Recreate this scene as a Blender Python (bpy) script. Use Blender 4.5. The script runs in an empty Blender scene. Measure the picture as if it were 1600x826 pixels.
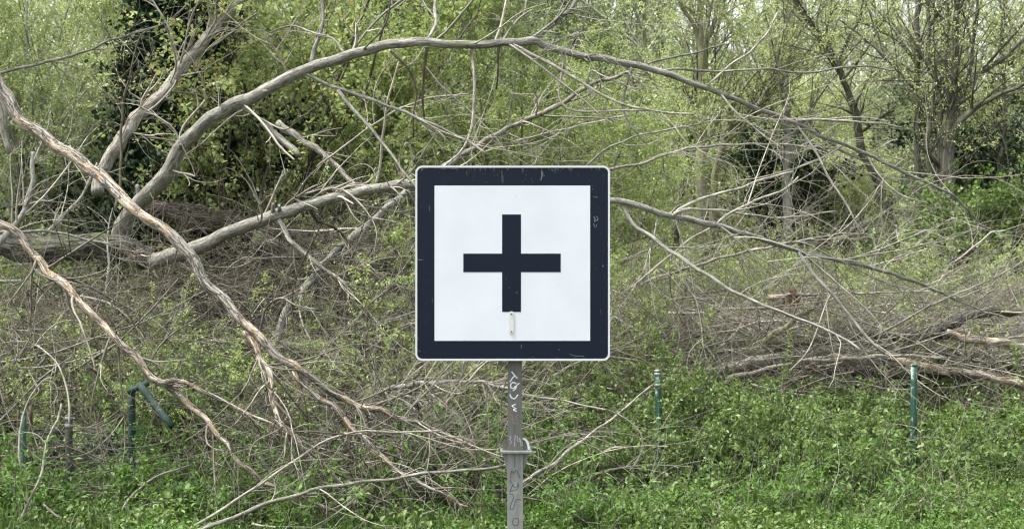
import bpy, math, random
import numpy as np
from mathutils import Vector

R = math.radians
scene = bpy.context.scene
COL = scene.collection

# ------------------------------------------------------------------ camera, sky, sun, exposure
CZ = 1.9                      # eye height above the trackside ground
LENS = 55.0
K = 36.0 / LENS / 1600.0      # metres per photo pixel at one metre
cam = bpy.data.cameras.new('camera'); cam.lens = LENS; cam.sensor_width = 36.0
cam.clip_start = 0.1; cam.clip_end = 1500
cam_o = bpy.data.objects.new('camera', cam); COL.objects.link(cam_o)
cam.dof.use_dof = True; cam.dof.focus_distance = 9.6; cam.dof.aperture_fstop = 7.1
cam_o.location = (0, 0, CZ); cam_o.rotation_euler = (R(90), 0, 0)
scene.camera = cam_o

SUN_EL, SUN_AZ = 64.0, 256.0          # azimuth clockwise from +Y: high on the left, a little behind the camera
w = bpy.data.worlds.new('World'); scene.world = w; w.use_nodes = True
nt = w.node_tree; bg = nt.nodes['Background']
sky = nt.nodes.new('ShaderNodeTexSky'); sky.sky_type = 'NISHITA'; sky.sun_disc = False
sky.sun_elevation = R(SUN_EL); sky.sun_rotation = R(SUN_AZ)
sky.air_density = 1.6; sky.dust_density = 4.0; sky.ozone_density = 1.0
hs = nt.nodes.new('ShaderNodeHueSaturation'); hs.inputs['Saturation'].default_value = 0.30
nt.links.new(sky.outputs[0], hs.inputs['Color']); nt.links.new(hs.outputs[0], bg.inputs[0])
bg.inputs[1].default_value = 0.15
sl = bpy.data.lights.new('sun', 'SUN'); sl.energy = 2.4; sl.angle = R(7); sl.color = (1, 0.965, 0.91)
so = bpy.data.objects.new('sun', sl); COL.objects.link(so)
so.rotation_euler = (R(90 - SUN_EL), 0, R(180 - SUN_AZ))
scene.view_settings.view_transform = 'Standard'; scene.view_settings.look = 'None'
scene.view_settings.gamma = 1; scene.view_settings.exposure = 1.55
scene.render.engine = 'CYCLES'
cy = scene.cycles
cy.max_bounces = 9; cy.diffuse_bounces = 6; cy.glossy_bounces = 2; cy.transmission_bounces = 7
cy.use_denoising = True; cy.denoiser = 'OPENIMAGEDENOISE'; cy.denoising_input_passes = 'RGB_ALBEDO_NORMAL'; cy.denoising_prefilter = 'ACCURATE'; cy.pixel_filter_type = 'BLACKMAN_HARRIS'; cy.filter_width = 1.25
cy.sample_clamp_indirect = 6

# ------------------------------------------------------------------ small helpers
def at(px, py, d):
    return np.array([(px - 800.0) * K * d, d, CZ - (py - 413.0) * K * d])

def fnoise(x, y, s=1.0, seed=0.0):
    x = np.asarray(x) * s + seed; y = np.asarray(y) * s - seed * 0.7
    return (np.sin(1.7 * x + 0.6 * y + 1.1) + np.sin(-0.9 * x + 1.9 * y + 2.3) + 0.6 * np.sin(3.7 * x + 2.2 * y + .4)
            + 0.6 * np.sin(2.6 * x - 3.9 * y + 4.0) + 0.35 * np.sin(7.3 * x + 5.1 * y) + .35 * np.sin(6.1 * x - 8.3 * y + 1)) / 3.9

LY = [-10, 9.3, 10.6, 11.6, 12.6, 14.0, 16.0, 25, 45, 80, 400]
LZ = [0, 0.0, 0.05, .10, 0.32, 1.00, 1.50, 2.25, 3.6, 6, 12]
RY = [-10, 9.3, 10.6, 12.0, 13.0, 14.2, 16.5, 20, 28, 45, 80, 400]
RZ = [0, 0.02, 0.08, 0.24, .50, .90, 1.08, 1.42, 2.3, 3.6, 6, 12]
def ground(x, y):
    x = np.asarray(x, float); y = np.asarray(y, float)
    s = np.clip((x + 1.6) / 2.6, 0, 1); s = s * s * (3 - 2 * s)
    base = np.interp(y, LY, LZ) * (1 - s) + np.interp(y, RY, RZ) * s
    return base + 0.07 * fnoise(x, y, 1.1) * np.clip((y - 9) / 3, 0, 1) + .075 * s * fnoise(x, y, 2.4, 7) * np.clip((y - 9.6) / 1.2, 0, 1) * np.clip((15 - y) / 1.5, 0, 1)

def raw_mesh(name, verts, faces, k, mats, attrs=None, smooth=True, mat_idx=None):
    """verts (n,3), faces (m,k) -> mesh; attrs: {name: (type, domain, array)}"""
    me = bpy.data.meshes.new(name)
    verts = np.ascontiguousarray(verts, dtype=np.float32); faces = np.ascontiguousarray(faces, dtype=np.int32)
    me.vertices.add(len(verts)); me.vertices.foreach_set('co', verts.ravel())
    me.loops.add(faces.size); me.loops.foreach_set('vertex_index', faces.ravel())
    me.polygons.add(len(faces))
    me.polygons.foreach_set('loop_start', np.arange(0, faces.size, k, dtype=np.int32))
    me.update(calc_edges=True)
    if smooth: me.polygons.foreach_set('use_smooth', np.ones(len(faces), dtype=bool))
    for an, (ty, dom, arr) in (attrs or {}).items():
        a = me.attributes.new(an, ty, dom)
        a.data.foreach_set('vector' if ty == 'FLOAT_VECTOR' else 'value', np.ascontiguousarray(arr, dtype=np.float32).ravel())
    for m in (mats if isinstance(mats, (list, tuple)) else [mats]): me.materials.append(m)
    if mat_idx is not None: me.polygons.foreach_set('material_index', np.ascontiguousarray(mat_idx, dtype=np.int32))
    me.validate(); me.update()
    return me

def link(name, me, parent=None, label=None, cat=None, group=None, kind=None):
    o = bpy.data.objects.new(name, me); COL.objects.link(o)
    if parent is not None: 
        o.parent = parent
        if me is not None:
            wl = world_loc(parent)
            o.location = (-wl[0], -wl[1], -wl[2])      # meshes are built in world coordinates
    tag(o, label, cat, group, kind)
    return o
def world_loc(o):
    v = Vector(o.location); p = o.parent
    while p is not None: v = v + Vector(p.location); p = p.parent
    return v
def tag(o, label=None, cat=None, group=None, kind=None):
    if label: o['label'] = label
    if cat: o['category'] = cat
    if group: o['group'] = group
    if kind: o['kind'] = kind
    return o
def thing(name, loc, label, cat, group=None):
    o = bpy.data.objects.new(name, None); o.empty_display_size = .1; COL.objects.link(o)
    o.location = tuple(float(v) for v in loc); return tag(o, label, cat, group)

# ------------------------------------------------------------------ materials
def mat_new(name):
    m = bpy.data.materials.new(name); m.use_nodes = True
    return m, m.node_tree, m.node_tree.nodes['Principled BSDF']
def N(nt, t, **kw):
    n = nt.nodes.new(t)
    for k_, v in kw.items():
        if k_ in n.inputs: n.inputs[k_].default_value = v
        else: setattr(n, k_, v)
    return n
def ramp(nt, fac, stops):
    r = nt.nodes.new('ShaderNodeValToRGB'); el = r.color_ramp.elements
    el[0].position, el[0].color = stops[0][0], (*stops[0][1], 1); el[1].position, el[1].color = stops[-1][0], (*stops[-1][1], 1)
    for p, c in stops[1:-1]:
        e = el.new(p); e.color = (*c, 1)
    nt.links.new(fac, r.inputs[0]); return r
def mix(nt, f, a, b, mode='MIX'):
    m = nt.nodes.new('ShaderNodeMix'); m.data_type = 'RGBA'; m.blend_type = mode
    for sock, v in ((m.inputs[0], f), (m.inputs[6], a), (m.inputs[7], b)):
        if hasattr(v, 'links'): nt.links.new(v, sock)
        elif isinstance(v, (int, float)): sock.default_value = v
        else: sock.default_value = (*v, 1)
    return m.outputs[2]
def attr(nt, name): 
    a = nt.nodes.new('ShaderNodeAttribute'); a.attribute_name = name; return a

def leaf_mat(name, cols, trans=0.35, rough=0.5, gloss=0.35):
    """cols: list of (pos, rgb) over the per-leaf tint"""
    m, nt, b = mat_new(name)
    a = attr(nt, 'tint'); r = ramp(nt, a.outputs['Fac'], [(p, tuple(min(.85, v * k) for v, k in zip(c, (1.18, 1.19, 1.42)))) for p, c in cols])
    b.inputs['Roughness'].default_value = rough
    b.inputs['Specular IOR Level'].default_value = gloss
    nt.links.new(r.outputs[0], b.inputs['Base Color'])
    t = nt.nodes.new('ShaderNodeBsdfTranslucent')
    nt.links.new(mix(nt, 1.0, r.outputs[0], (1.0, 1.0, 0.72), 'MULTIPLY'), t.inputs[0])
    ms = nt.nodes.new('ShaderNodeMixShader'); ms.inputs[0].default_value = trans
    nt.links.new(b.outputs[0], ms.inputs[1]); nt.links.new(t.outputs[0], ms.inputs[2])
    nt.links.new(ms.outputs[0], nt.nodes['Material Output'].inputs[0])
    return m

def bark_mat(name, dark, mid, light, moss=None, moss_amt=0.0, scale=30.0, bump=0.5, furrow=0.0, lichen=0.0, peel=None, tintvar=0.35):
    m, nt, b = mat_new(name)
    tc = attr(nt, 'tc')
    n1 = N(nt, 'ShaderNodeTexNoise', Scale=scale, Detail=6.0, Roughness=0.65); nt.links.new(tc.outputs['Vector'], n1.inputs['Vector'])
    r = ramp(nt, n1.outputs['Fac'], [(0.32, dark), (0.5, mid), (0.68, light)])
    col = r.outputs[0]; h = n1.outputs['Fac']
    geo = nt.nodes.new('ShaderNodeNewGeometry')
    if furrow:
        sc_ = N(nt, 'ShaderNodeVectorMath', operation='MULTIPLY'); nt.links.new(tc.outputs['Vector'], sc_.inputs[0]); sc_.inputs[1].default_value = (1.2, 1.2, .6)
        nd = N(nt, 'ShaderNodeTexNoise', Scale=scale * 1.5, Detail=4.0); nt.links.new(tc.outputs['Vector'], nd.inputs['Vector'])
        nv = N(nt, 'ShaderNodeVectorMath', operation='SCALE'); nt.links.new(nd.outputs['Color'], nv.inputs[0]); nv.inputs['Scale'].default_value = .9 / scale
        na = N(nt, 'ShaderNodeVectorMath', operation='ADD'); nt.links.new(sc_.outputs[0], na.inputs[0]); nt.links.new(nv.outputs[0], na.inputs[1])
        v = N(nt, 'ShaderNodeTexVoronoi', Scale=scale * 1.2, feature='DISTANCE_TO_EDGE'); nt.links.new(na.outputs[0], v.inputs['Vector'])
        rr = ramp(nt, v.outputs['Distance'], [(0.0, (0, 0, 0)), (furrow, (1, 1, 1))])
        col = mix(nt, 1.0, col, mix(nt, 0.75, (1, 1, 1), rr.outputs[0]), 'MULTIPLY')
        mm = N(nt, 'ShaderNodeMath', operation='MULTIPLY_ADD'); nt.links.new(rr.outputs[0], mm.inputs[0]); mm.inputs[1].default_value = .8
        nt.links.new(n1.outputs['Fac'], mm.inputs[2]); h = mm.outputs[0]
    n2 = N(nt, 'ShaderNodeTexNoise', Scale=3.1, Detail=5.0, Roughness=.7); nt.links.new(geo.outputs['Position'], n2.inputs['Vector'])
    if moss:
        mr = ramp(nt, n2.outputs['Fac'], [(0.62 - moss_amt * .4, (0, 0, 0)), (0.72 - moss_amt * .3, (1, 1, 1))])
        col = mix(nt, mix(nt, 0.25, mr.outputs[0], (0, 0, 0)), col, moss)
    if lichen:
        n3 = N(nt, 'ShaderNodeTexNoise', Scale=55.0, Detail=3.0, Roughness=.6); nt.links.new(geo.outputs['Position'], n3.inputs['Vector'])
        lr = ramp(nt, n3.outputs['Fac'], [(0.60, (0, 0, 0)), (0.66, (1, 1, 1))])
        col = mix(nt, mix(nt, 1 - lichen, lr.outputs[0], (0, 0, 0)), col, (0.42, 0.43, 0.36))
    if peel:      # bark stripped in long patches, bare orange and cream wood under it
        pm = N(nt, 'ShaderNodeVectorMath', operation='MULTIPLY'); nt.links.new(tc.outputs['Vector'], pm.inputs[0]); pm.inputs[1].default_value = (1, 1, 1.3)
        n4 = N(nt, 'ShaderNodeTexNoise', Scale=15.0, Detail=6.0, Roughness=.6, Distortion=.25); nt.links.new(pm.outputs[0], n4.inputs['Vector'])
        n5 = N(nt, 'ShaderNodeTexNoise', Scale=38.0, Detail=4.0, Roughness=.6); nt.links.new(tc.outputs['Vector'], n5.inputs['Vector'])
        wood = ramp(nt, n5.outputs['Fac'], [(0.33, (0.18, 0.115, 0.07)), (0.42, (0.35, 0.255, 0.17)), (0.51, (0.47, 0.40, 0.305)), (0.62, (0.57, 0.52, 0.43))])
        pr = ramp(nt, n4.outputs['Fac'], [(peel, (0, 0, 0)), (peel + 0.025, (1, 1, 1))])
        col = mix(nt, pr.outputs[0], col, wood.outputs[0])
        mm = N(nt, 'ShaderNodeMath', operation='MULTIPLY_ADD'); nt.links.new(pr.outputs[0], mm.inputs[0]); mm.inputs[1].default_value = -1.2
        nt.links.new(h, mm.inputs[2]); h = mm.outputs[0]
    ti = attr(nt, 'tint')
    tr = ramp(nt, ti.outputs['Fac'], [(0, ((1 - tintvar) * .86,) * 3), (1, (.86 + tintvar * .5, .86 + tintvar * .47, .86 + tintvar * .43))])
    col = mix(nt, 1.0, col, tr.outputs[0], 'MULTIPLY')
    nt.links.new(col, b.inputs['Base Color'])
    b.inputs['Roughness'].default_value = 0.82; b.inputs['Specular IOR Level'].default_value = 0.25
    bp = N(nt, 'ShaderNodeBump', Strength=bump, Distance=0.012); nt.links.new(h, bp.inputs['Height']); nt.links.new(bp.outputs[0], b.inputs['Normal'])
    return m

M = {}
M['limb'] = bark_mat('grey_limb_bark', (0.12, .114, .098), (0.235, .23, .20), (0.41, .405, .365), (0.16, .18, .10), .16, 38, .6, .045, .35)
M['arm'] = bark_mat('pale_limb_bark', (0.14, .13, .105), (0.28, .265, .225), (0.44, .425, .37), (0.20, .21, .12), .08, 40, .7, .05, .3)
M['log'] = bark_mat('furrowed_log_bark', (0.025, .023, .019), (0.075, .07, .057), (0.165, .157, .132), (0.10, .125, .04), .3, 16, 1.0, .16, .3)
M['rot'] = bark_mat('rotten_log_bark', (0.045, .035, .027), (0.12, .10, .08), (0.26, .235, .19), (0.09, .11, .04), .15, 22, 1.0, .12, .2)
M['peel'] = bark_mat('stripped_bark', (0.12, .106, .09), (0.29, .268, .235), (0.48, .455, .41), None, 0, 36, 1.0, .10, 0, peel=0.505)
M['peel2'] = bark_mat('well_stripped_bark', (0.12, .095, .075), (0.26, .225, .185), (0.42, .385, .33), None, 0, 36, 1.0, .10, 0, peel=0.495)
M['torn'] = bark_mat('torn_reddish_wood', (.14, .055, .03), (.27, .125, .07), (.42, .27, .17), None, 0, 40, .4)
M['stick'] = bark_mat('dry_stick_bark', (0.17, .155, .125), (0.33, .31, .26), (0.50, .475, .41), None, 0, 45, .3, tintvar=.5)
M['twig'] = bark_mat('dry_twig_bark', (0.09, .078, .062), (0.21, .19, .155), (0.38, .355, .30), None, 0, 50, .1, tintvar=.65)
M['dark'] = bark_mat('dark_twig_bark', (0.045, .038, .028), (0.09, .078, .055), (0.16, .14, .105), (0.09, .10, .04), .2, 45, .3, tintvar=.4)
M['trunk'] = bark_mat('mossy_trunk_bark', (0.10, .095, .065), (0.20, .19, .13), (0.32, .31, .22), (0.21, .24, .08), .4, 26, .7, 0, .25)
M['trunkd'] = bark_mat('dark_trunk_bark', (0.06, .055, .043), (0.135, .127, .096), (0.23, .22, .17), (0.10, .12, .045), .25, 26, .7, .1, .15)
M['trunkp'] = bark_mat('grey_trunk_bark', (0.18, .175, .15), (0.30, .295, .26), (0.44, .435, .39), (0.16, .18, .08), .2, 24, .5, 0, .35)

M['willow'] = leaf_mat('pale_willow_leaf', [(0, (0.213, 0.263, 0.081)), (0.4, (0.325, 0.388, 0.138)), (0.75, (0.45, 0.512, 0.25)), (0.9, (0.575, 0.625, 0.413)), (1, (0.8, 0.8, 0.775))], .42, .45, .5)
M['maple'] = leaf_mat('young_maple_leaf', [(0, (.14, .185, .06)), (.45, (.235, .29, .095)), (.85, (.35, .40, .16)), (.97, (.34, .31, .15)), (1, (.31, .20, .11))], .48, .5, .3)
M['ivy'] = leaf_mat('ivy_leaf', [(0, (.008, .020, .008)), (.6, (.022, .045, .016)), (1, (.05, .085, .032))], .08, .55, .25)
M['green'] = leaf_mat('hawthorn_leaf', [(0, (.135, .175, .055)), (.5, (.225, .285, .09)), (1, (.33, .39, .155))], .46, .5, .3)
M['mid'] = leaf_mat('poplar_leaf', [(0, (0.208, 0.267, 0.098)), (0.5, (0.325, 0.397, 0.163)), (0.9, (0.455, 0.52, 0.273)), (1, (0.65, 0.702, 0.494))], .46, .45, .45)
M['fresh'] = leaf_mat('birch_leaf', [(0, (.24, .285, .10)), (.5, (.34, .39, .155)), (1, (.47, .51, .26))], .48, .5, .35)
M['herb'] = leaf_mat('bramble_leaf', [(0, (0.04, 0.07, 0.016)), (0.4, (0.085, 0.137, 0.028)), (0.8, (0.139, 0.207, 0.051)), (1, (0.206, 0.272, 0.093))], .40, .45, .35)
M['herb2'] = leaf_mat('nettle_leaf', [(0, (0.043, 0.087, 0.016)), (0.5, (0.083, 0.155, 0.027)), (1, (0.135, 0.227, 0.046))], .40, .5, .3)
M['grass'] = leaf_mat('grass_blade', [(0, (0.053, 0.09, 0.021)), (0.6, (0.09, 0.143, 0.033)), (0.92, (0.139, 0.197, 0.053)), (1, (0.312, 0.279, 0.18))], .35, .5, .3)
M['far'] = leaf_mat('far_leaf', [(0, (0.27, 0.317, 0.149)), (0.5, (0.378, 0.439, 0.223)), (1, (0.513, 0.567, 0.338))], .48, .55, .3)
M['litter'] = leaf_mat('dead_leaf', [(0, (.07, .045, .025)), (.6, (.18, .125, .08)), (1, (.36, .29, .21))], .1, .7, .2)

m, nt_, b = mat_new('bank_soil')
g = nt_.nodes.new('ShaderNodeNewGeometry')
n1 = N(nt_, 'ShaderNodeTexNoise', Scale=9.0, Detail=9.0, Roughness=.75); nt_.links.new(g.outputs['Position'], n1.inputs['Vector'])
n2 = N(nt_, 'ShaderNodeTexNoise', Scale=1.3, Detail=5.0, Roughness=.6); nt_.links.new(g.outputs['Position'], n2.inputs['Vector'])
r1 = ramp(nt_, n1.outputs['Fac'], [(.3, (.022, .018, .012)), (.5, (.06, .05, .033)), (.7, (.14, .115, .08))])
r2 = ramp(nt_, n1.outputs['Fac'], [(.3, (.02, .035, .008)), (.7, (.08, .11, .03))])
nt_.links.new(mix(nt_, ramp(nt_, n2.outputs['Fac'], [(.42, (0, 0, 0)), (.56, (1, 1, 1))]).outputs[0], r1.outputs[0], r2.outputs[0]), b.inputs['Base Color'])
b.inputs['Roughness'].default_value = .95
bp = N(nt_, 'ShaderNodeBump', Strength=1.0, Distance=.05); nt_.links.new(n1.outputs['Fac'], bp.inputs['Height']); nt_.links.new(bp.outputs[0], b.inputs['Normal'])
M['soil'] = m

# ------------------------------------------------------------------ tubes
def tube_arrays(P, Rr, sides=5, rough=0.0, rng=None, cap=False, ph=None):
    """P (n,k,3) centre lines, Rr (n,k) radii -> verts, quads, tc, tint"""
    n, k, _ = P.shape
    T = np.gradient(P, axis=1); T /= np.linalg.norm(T, axis=2, keepdims=True) + 1e-9
    D = P[:, -1] - P[:, 0]
    ax = np.argmin(np.abs(D), axis=1); ref = np.eye(3)[ax][:, None, :].repeat(k, 1)
    U = ref - (ref * T).sum(2, keepdims=True) * T; U /= np.linalg.norm(U, axis=2, keepdims=True) + 1e-9
    V = np.cross(T, U)
    a = np.arange(sides) * 2 * np.pi / sides
    ca, sa = np.cos(a), np.sin(a)
    seg = np.linalg.norm(np.diff(P, axis=1), axis=2); L = np.concatenate([np.zeros((n, 1)), np.cumsum(seg, 1)], 1)
    ph = np.random.RandomState(5).rand(n) * 50 if ph is None else ph
    rad = Rr[:, :, None] * np.ones(sides)
    if rough:
        s = (L + ph[:, None])[:, :, None]
        A = a[None, None, :]
        rad = rad * (1 + rough * (np.sin(2 * A + s * 5.3) * .35 + np.sin(3 * A - s * 9.1 + 1) * .3 + np.sin(5 * A + s * 17) * .22
                                  + np.sin(s * 23 + 2 * A) * .2 + np.sin(7 * A - s * 31) * .15 + np.sin(4 * A + s * 47) * .12))
    X = P[:, :, None, :] + rad[..., None] * (ca[None, None, :, None] * U[:, :, None, :] + sa[None, None, :, None] * V[:, :, None, :])
    tc = np.empty((n, k, sides, 3)); tc[..., 0] = rad * ca + ph[:, None, None]; tc[..., 1] = rad * sa; tc[..., 2] = (L * 0.22)[:, :, None]
    idx = np.arange(n * k * sides).reshape(n, k, sides)
    q = np.stack([idx[:, :-1], np.roll(idx, -1, 2)[:, :-1], np.roll(idx, -1, 2)[:, 1:], idx[:, 1:]], -1).reshape(-1, 4)
    V_ = X.reshape(-1, 3); TC = tc.reshape(-1, 3)
    if cap:        # close both ends with a small fan of quads (sides even)
        extra = []
        for end, rev in ((0, True), (k - 1, False)):
            for i in range(n):
                c = len(V_); V_ = np.vstack([V_, P[i, end][None] + T[i, end] * Rr[i, end] * (.18 if not rev else -.18)]); TC = np.vstack([TC, [[ph[i], 0, L[i, end] * .22]]])
                for j in range(0, sides, 2):
                    f = [idx[i, end, j], idx[i, end, (j + 1) % sides], idx[i, end, (j + 2) % sides], c]
                    extra.append(f[::-1] if rev else f)
        q = np.vstack([q, np.array(extra)])
    return V_, q, TC

class Bag:
    """collects tube meshes that belong to ONE part"""
    def __init__(s): s.v = []; s.f = []; s.t = []; s.c = []; s.n = 0
    def add(s, v, f, t, tint):
        s.v.append(v); s.f.append(f + s.n); s.t.append(t); s.c.append(tint if np.ndim(tint) else np.full(len(v), tint)); s.n += len(v)
    def tubes(s, P, Rr, sides=4, tint=None, rng=None, **kw):
        rng = rng or np.random.RandomState(1)
        v, f, t = tube_arrays(P, Rr, sides, ph=rng.rand(len(P)) * 60, **kw)
        if tint is None: tint = np.repeat(rng.rand(len(P)) ** 1.5, P.shape[1] * sides)
        elif np.ndim(tint): tint = np.repeat(tint, P.shape[1] * sides)
        else: tint = np.full(len(v), tint)
        if len(tint) < len(v): tint = np.concatenate([tint, np.full(len(v) - len(tint), tint[0])])
        s.add(v, f, t, tint)
    def build(s, name, mat, parent=None, **kw):
        me = raw_mesh(name, np.vstack(s.v), np.vstack(s.f), 4, mat, {'tc': ('FLOAT_VECTOR', 'POINT', np.vstack(s.t)), 'tint': ('FLOAT', 'POINT', np.concatenate(s.c))})
        return link(name, me, parent, **kw)

def spline(pts, step):
    """Catmull-Rom through pts (n,m), resampled about every step metres (first three columns are xyz)"""
    p = np.asarray(pts, float); p = np.vstack([2 * p[0] - p[1], p, 2 * p[-1] - p[-2]])
    out = []
    for i in range(1, len(p) - 2):
        n = max(2, int(np.linalg.norm(p[i + 1][:3] - p[i][:3]) / step)); t = np.linspace(0, 1, n, endpoint=False)[:, None]
        a, b_, c, d = p[i - 1], p[i], p[i + 1], p[i + 2]
        out.append(.5 * ((2 * b_) + (c - a) * t + (2 * a - 5 * b_ + 4 * c - d) * t ** 2 + (-a + 3 * b_ - 3 * c + d) * t ** 3))
    out.append(p[-2][None]); return np.vstack(out)

def traced(pts, d0, d1=None, w0=5, w1=None, seed=0, wob=1.0, dmid=None):
    """photo outline points -> world centre line with radius, at its own distance. pts: (px,py[,w])"""
    d1 = d0 if d1 is None else d1; w1 = w0 if w1 is None else w1
    rng = np.random.RandomState(seed + 11); n = len(pts)
    seg = np.array([0] + [math.hypot(pts[i + 1][0] - pts[i][0], pts[i + 1][1] - pts[i][1]) for i in range(n - 1)]); u = np.cumsum(seg) / seg.sum()
    rows = []
    for i, p in enumerate(pts):
        d = d0 + (d1 - d0) * u[i]
        if dmid is not None: d += (dmid - (d0 + d1) / 2) * 4 * u[i] * (1 - u[i])
        wpx = p[2] if len(p) > 2 else w0 + (w1 - w0) * u[i]
        rows.append([*at(p[0], p[1], d), wpx * K * d / 2])
    S = spline(rows, 0.045 if w0 > 7 else 0.06)
    m_ = len(S)
    if wob:
        ph = rng.rand(6) * 6; s = np.arange(m_) * 0.05; amp = np.minimum(0.35 * S[:, 3], .006) + .0015
        S[:, 0] += wob * amp * (np.sin(s * 9 + ph[0]) + .6 * np.sin(s * 23 + ph[1])); S[:, 2] += wob * amp * (np.sin(s * 8 + ph[2]) + .6 * np.sin(s * 27 + ph[3]))
        S[:, 1] += wob * amp * 3 * np.sin(s * 4 + ph[4])
    if w0 > 6:          # knots and swellings
        for _ in range(max(2, m_ // 16)):
            c_ = rng.uniform(0, m_); a_ = rng.uniform(.08, .24) * (1 if rng.rand() < .8 else -.5)
            S[:, 3] *= 1 + a_ * np.exp(-((np.arange(m_) - c_) / rng.uniform(.8, 2.2)) ** 2)
    S[:, 3] = np.maximum(S[:, 3], .0022)
    return S

def tube_part(name, S, mat, parent=None, sides=None, rough=None, tint=.5, seed=0, **kw):
    r = S[:, 3].max(); sides = sides or (20 if r > .07 else 14 if r > .035 else 8 if r > .015 else 6)
    rough = rough if rough is not None else (0.10 if r > .03 else .12)
    v, f, t = tube_arrays(S[None, :, :3], S[None, :, 3], sides, rough=rough, cap=True, ph=np.array([seed * 3.7 + 1.3]))
    me = raw_mesh(name, v, f, 4, mat, {'tc': ('FLOAT_VECTOR', 'POINT', t), 'tint': ('FLOAT', 'POINT', np.full(len(v), tint))})
    return link(name, me, parent, **kw)

def unit(v): return v / (np.linalg.norm(v, axis=-1, keepdims=True) + 1e-9)

def grow(start, dirs, length, r0, k, wander, bias, rng, r_end=.3):
    """vectorised wandering shoots: returns P (n,k,3), Rr (n,k)"""
    n = len(start); d = unit(dirs); step = (length / (k - 1))[:, None]
    P = np.empty((n, k, 3)); P[:, 0] = start; turn = rng.randn(n, 3) * wander * .6
    for i in range(1, k):
        turn = turn * .7 + rng.randn(n, 3) * wander * .5
        d = unit(d + turn + np.asarray(bias) / k); P[:, i] = P[:, i - 1] + d * step
    Rr = r0[:, None] * np.linspace(1, r_end, k)[None, :]
    return P, Rr

def shoots(P, Rr, n, rng, lr, spread, t0=.1, kk=7, wander=.12, bias=(0, 0, 0), rs=(.35, .7), r_min=.0016):
    """n child shoots from a set of parent lines"""
    pi = rng.randint(0, len(P), n); t = t0 + (1 - t0) * rng.rand(n); k = P.shape[1]
    f = t * (k - 1); i0 = np.minimum(f.astype(int), k - 2); u = (f - i0)[:, None]
    st = P[pi, i0] * (1 - u) + P[pi, i0 + 1] * u; tan = unit(P[pi, i0 + 1] - P[pi, i0])
    rp = Rr[pi, i0]
    side = unit(np.cross(tan, rng.randn(n, 3)))
    ang = (spread[0] + (spread[1] - spread[0]) * rng.rand(n))[:, None]
    d = tan * np.cos(ang) + side * np.sin(ang)
    L = lr[0] + (lr[1] - lr[0]) * rng.rand(n) ** 1.5
    r0 = np.maximum(rp * (rs[0] + (rs[1] - rs[0]) * rng.rand(n)), r_min)
    return grow(st, d, L, r0, kk, wander, bias, rng)

# ------------------------------------------------------------------ leaves
def leaf_mesh(name, pos, size, rng, mat, tint, aspect=.5, up=0.5, hexa=False, droop=0.0, axis=None):
    n = len(pos); size = np.broadcast_to(size, (n,)) * (0.65 + .7 * rng.rand(n))
    a = rng.randn(n, 3); a = unit(a) if axis is None else unit(a * .6 + axis)
    a[:, 2] -= droop; a = unit(a)
    nn = rng.randn(n, 3); nn[:, 2] = np.abs(nn[:, 2]) + up * 2; s = unit(np.cross(a, nn)); nrm = np.cross(s, a)
    L = size[:, None]; W = L * aspect * .5 * (0.8 + .4 * rng.rand(n, 1)); F = W * .45
    if hexa:
        v = np.stack([pos, pos + a * L * .32 + s * W + nrm * F, pos + a * L * .68 + s * W * .85 + nrm * F, pos + a * L - nrm * L * .1,
                      pos + a * L * .68 - s * W * .85 + nrm * F, pos + a * L * .32 - s * W + nrm * F], 1).reshape(-1, 3)
        i = np.arange(n)[:, None] * 6
        f = np.concatenate([i + [0, 1, 2, 3], i + [0, 3, 4, 5]], 1).reshape(-1, 4); T = np.repeat(tint, 2)
    else:
        v = np.stack([pos, pos + a * L * .45 + s * W + nrm * F, pos + a * L, pos + a * L * .45 - s * W + nrm * F], 1).reshape(-1, 3)
        f = (np.arange(n)[:, None] * 4 + np.arange(4)); T = tint
    return raw_mesh(name, v, f, 4, mat, {'tint': ('FLOAT', 'FACE', np.clip(T, 0, 1))}, smooth=False)

def along(P, n, rng, t0=.1, jit=.01):
    pi = rng.randint(0, len(P), n); k = P.shape[1]; f = (t0 + (1 - t0) * rng.rand(n)) * (k - 1)
    i0 = np.minimum(f.astype(int), k - 2); u = (f - i0)[:, None]
    return P[pi, i0] * (1 - u) + P[pi, i0 + 1] * u + rng.randn(n, 3) * jit, pi

# ------------------------------------------------------------------ ground
xs = np.unique(np.concatenate([np.linspace(-400, -14, 30), np.linspace(-14, 14, 225), np.linspace(14, 400, 30)]))
ys = np.unique(np.concatenate([np.linspace(-60, 8, 20), np.linspace(8, 26, 180), np.linspace(26, 600, 70)]))
gx, gy = np.meshgrid(xs, ys); gz = ground(gx, gy)
gz = gz + .025 * fnoise(gx, gy, 6.0, 3) * ((gy > 8) & (gy < 40))
vv = np.stack([gx, gy, gz], -1).reshape(-1, 3); ii = np.arange(gx.size).reshape(gx.shape)
ff = np.stack([ii[:-1, :-1], ii[:-1, 1:], ii[1:, 1:], ii[1:, :-1]], -1).reshape(-1, 4)
link('ground', raw_mesh('ground', vv, ff, 4, M['soil']), kind='structure')

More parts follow.
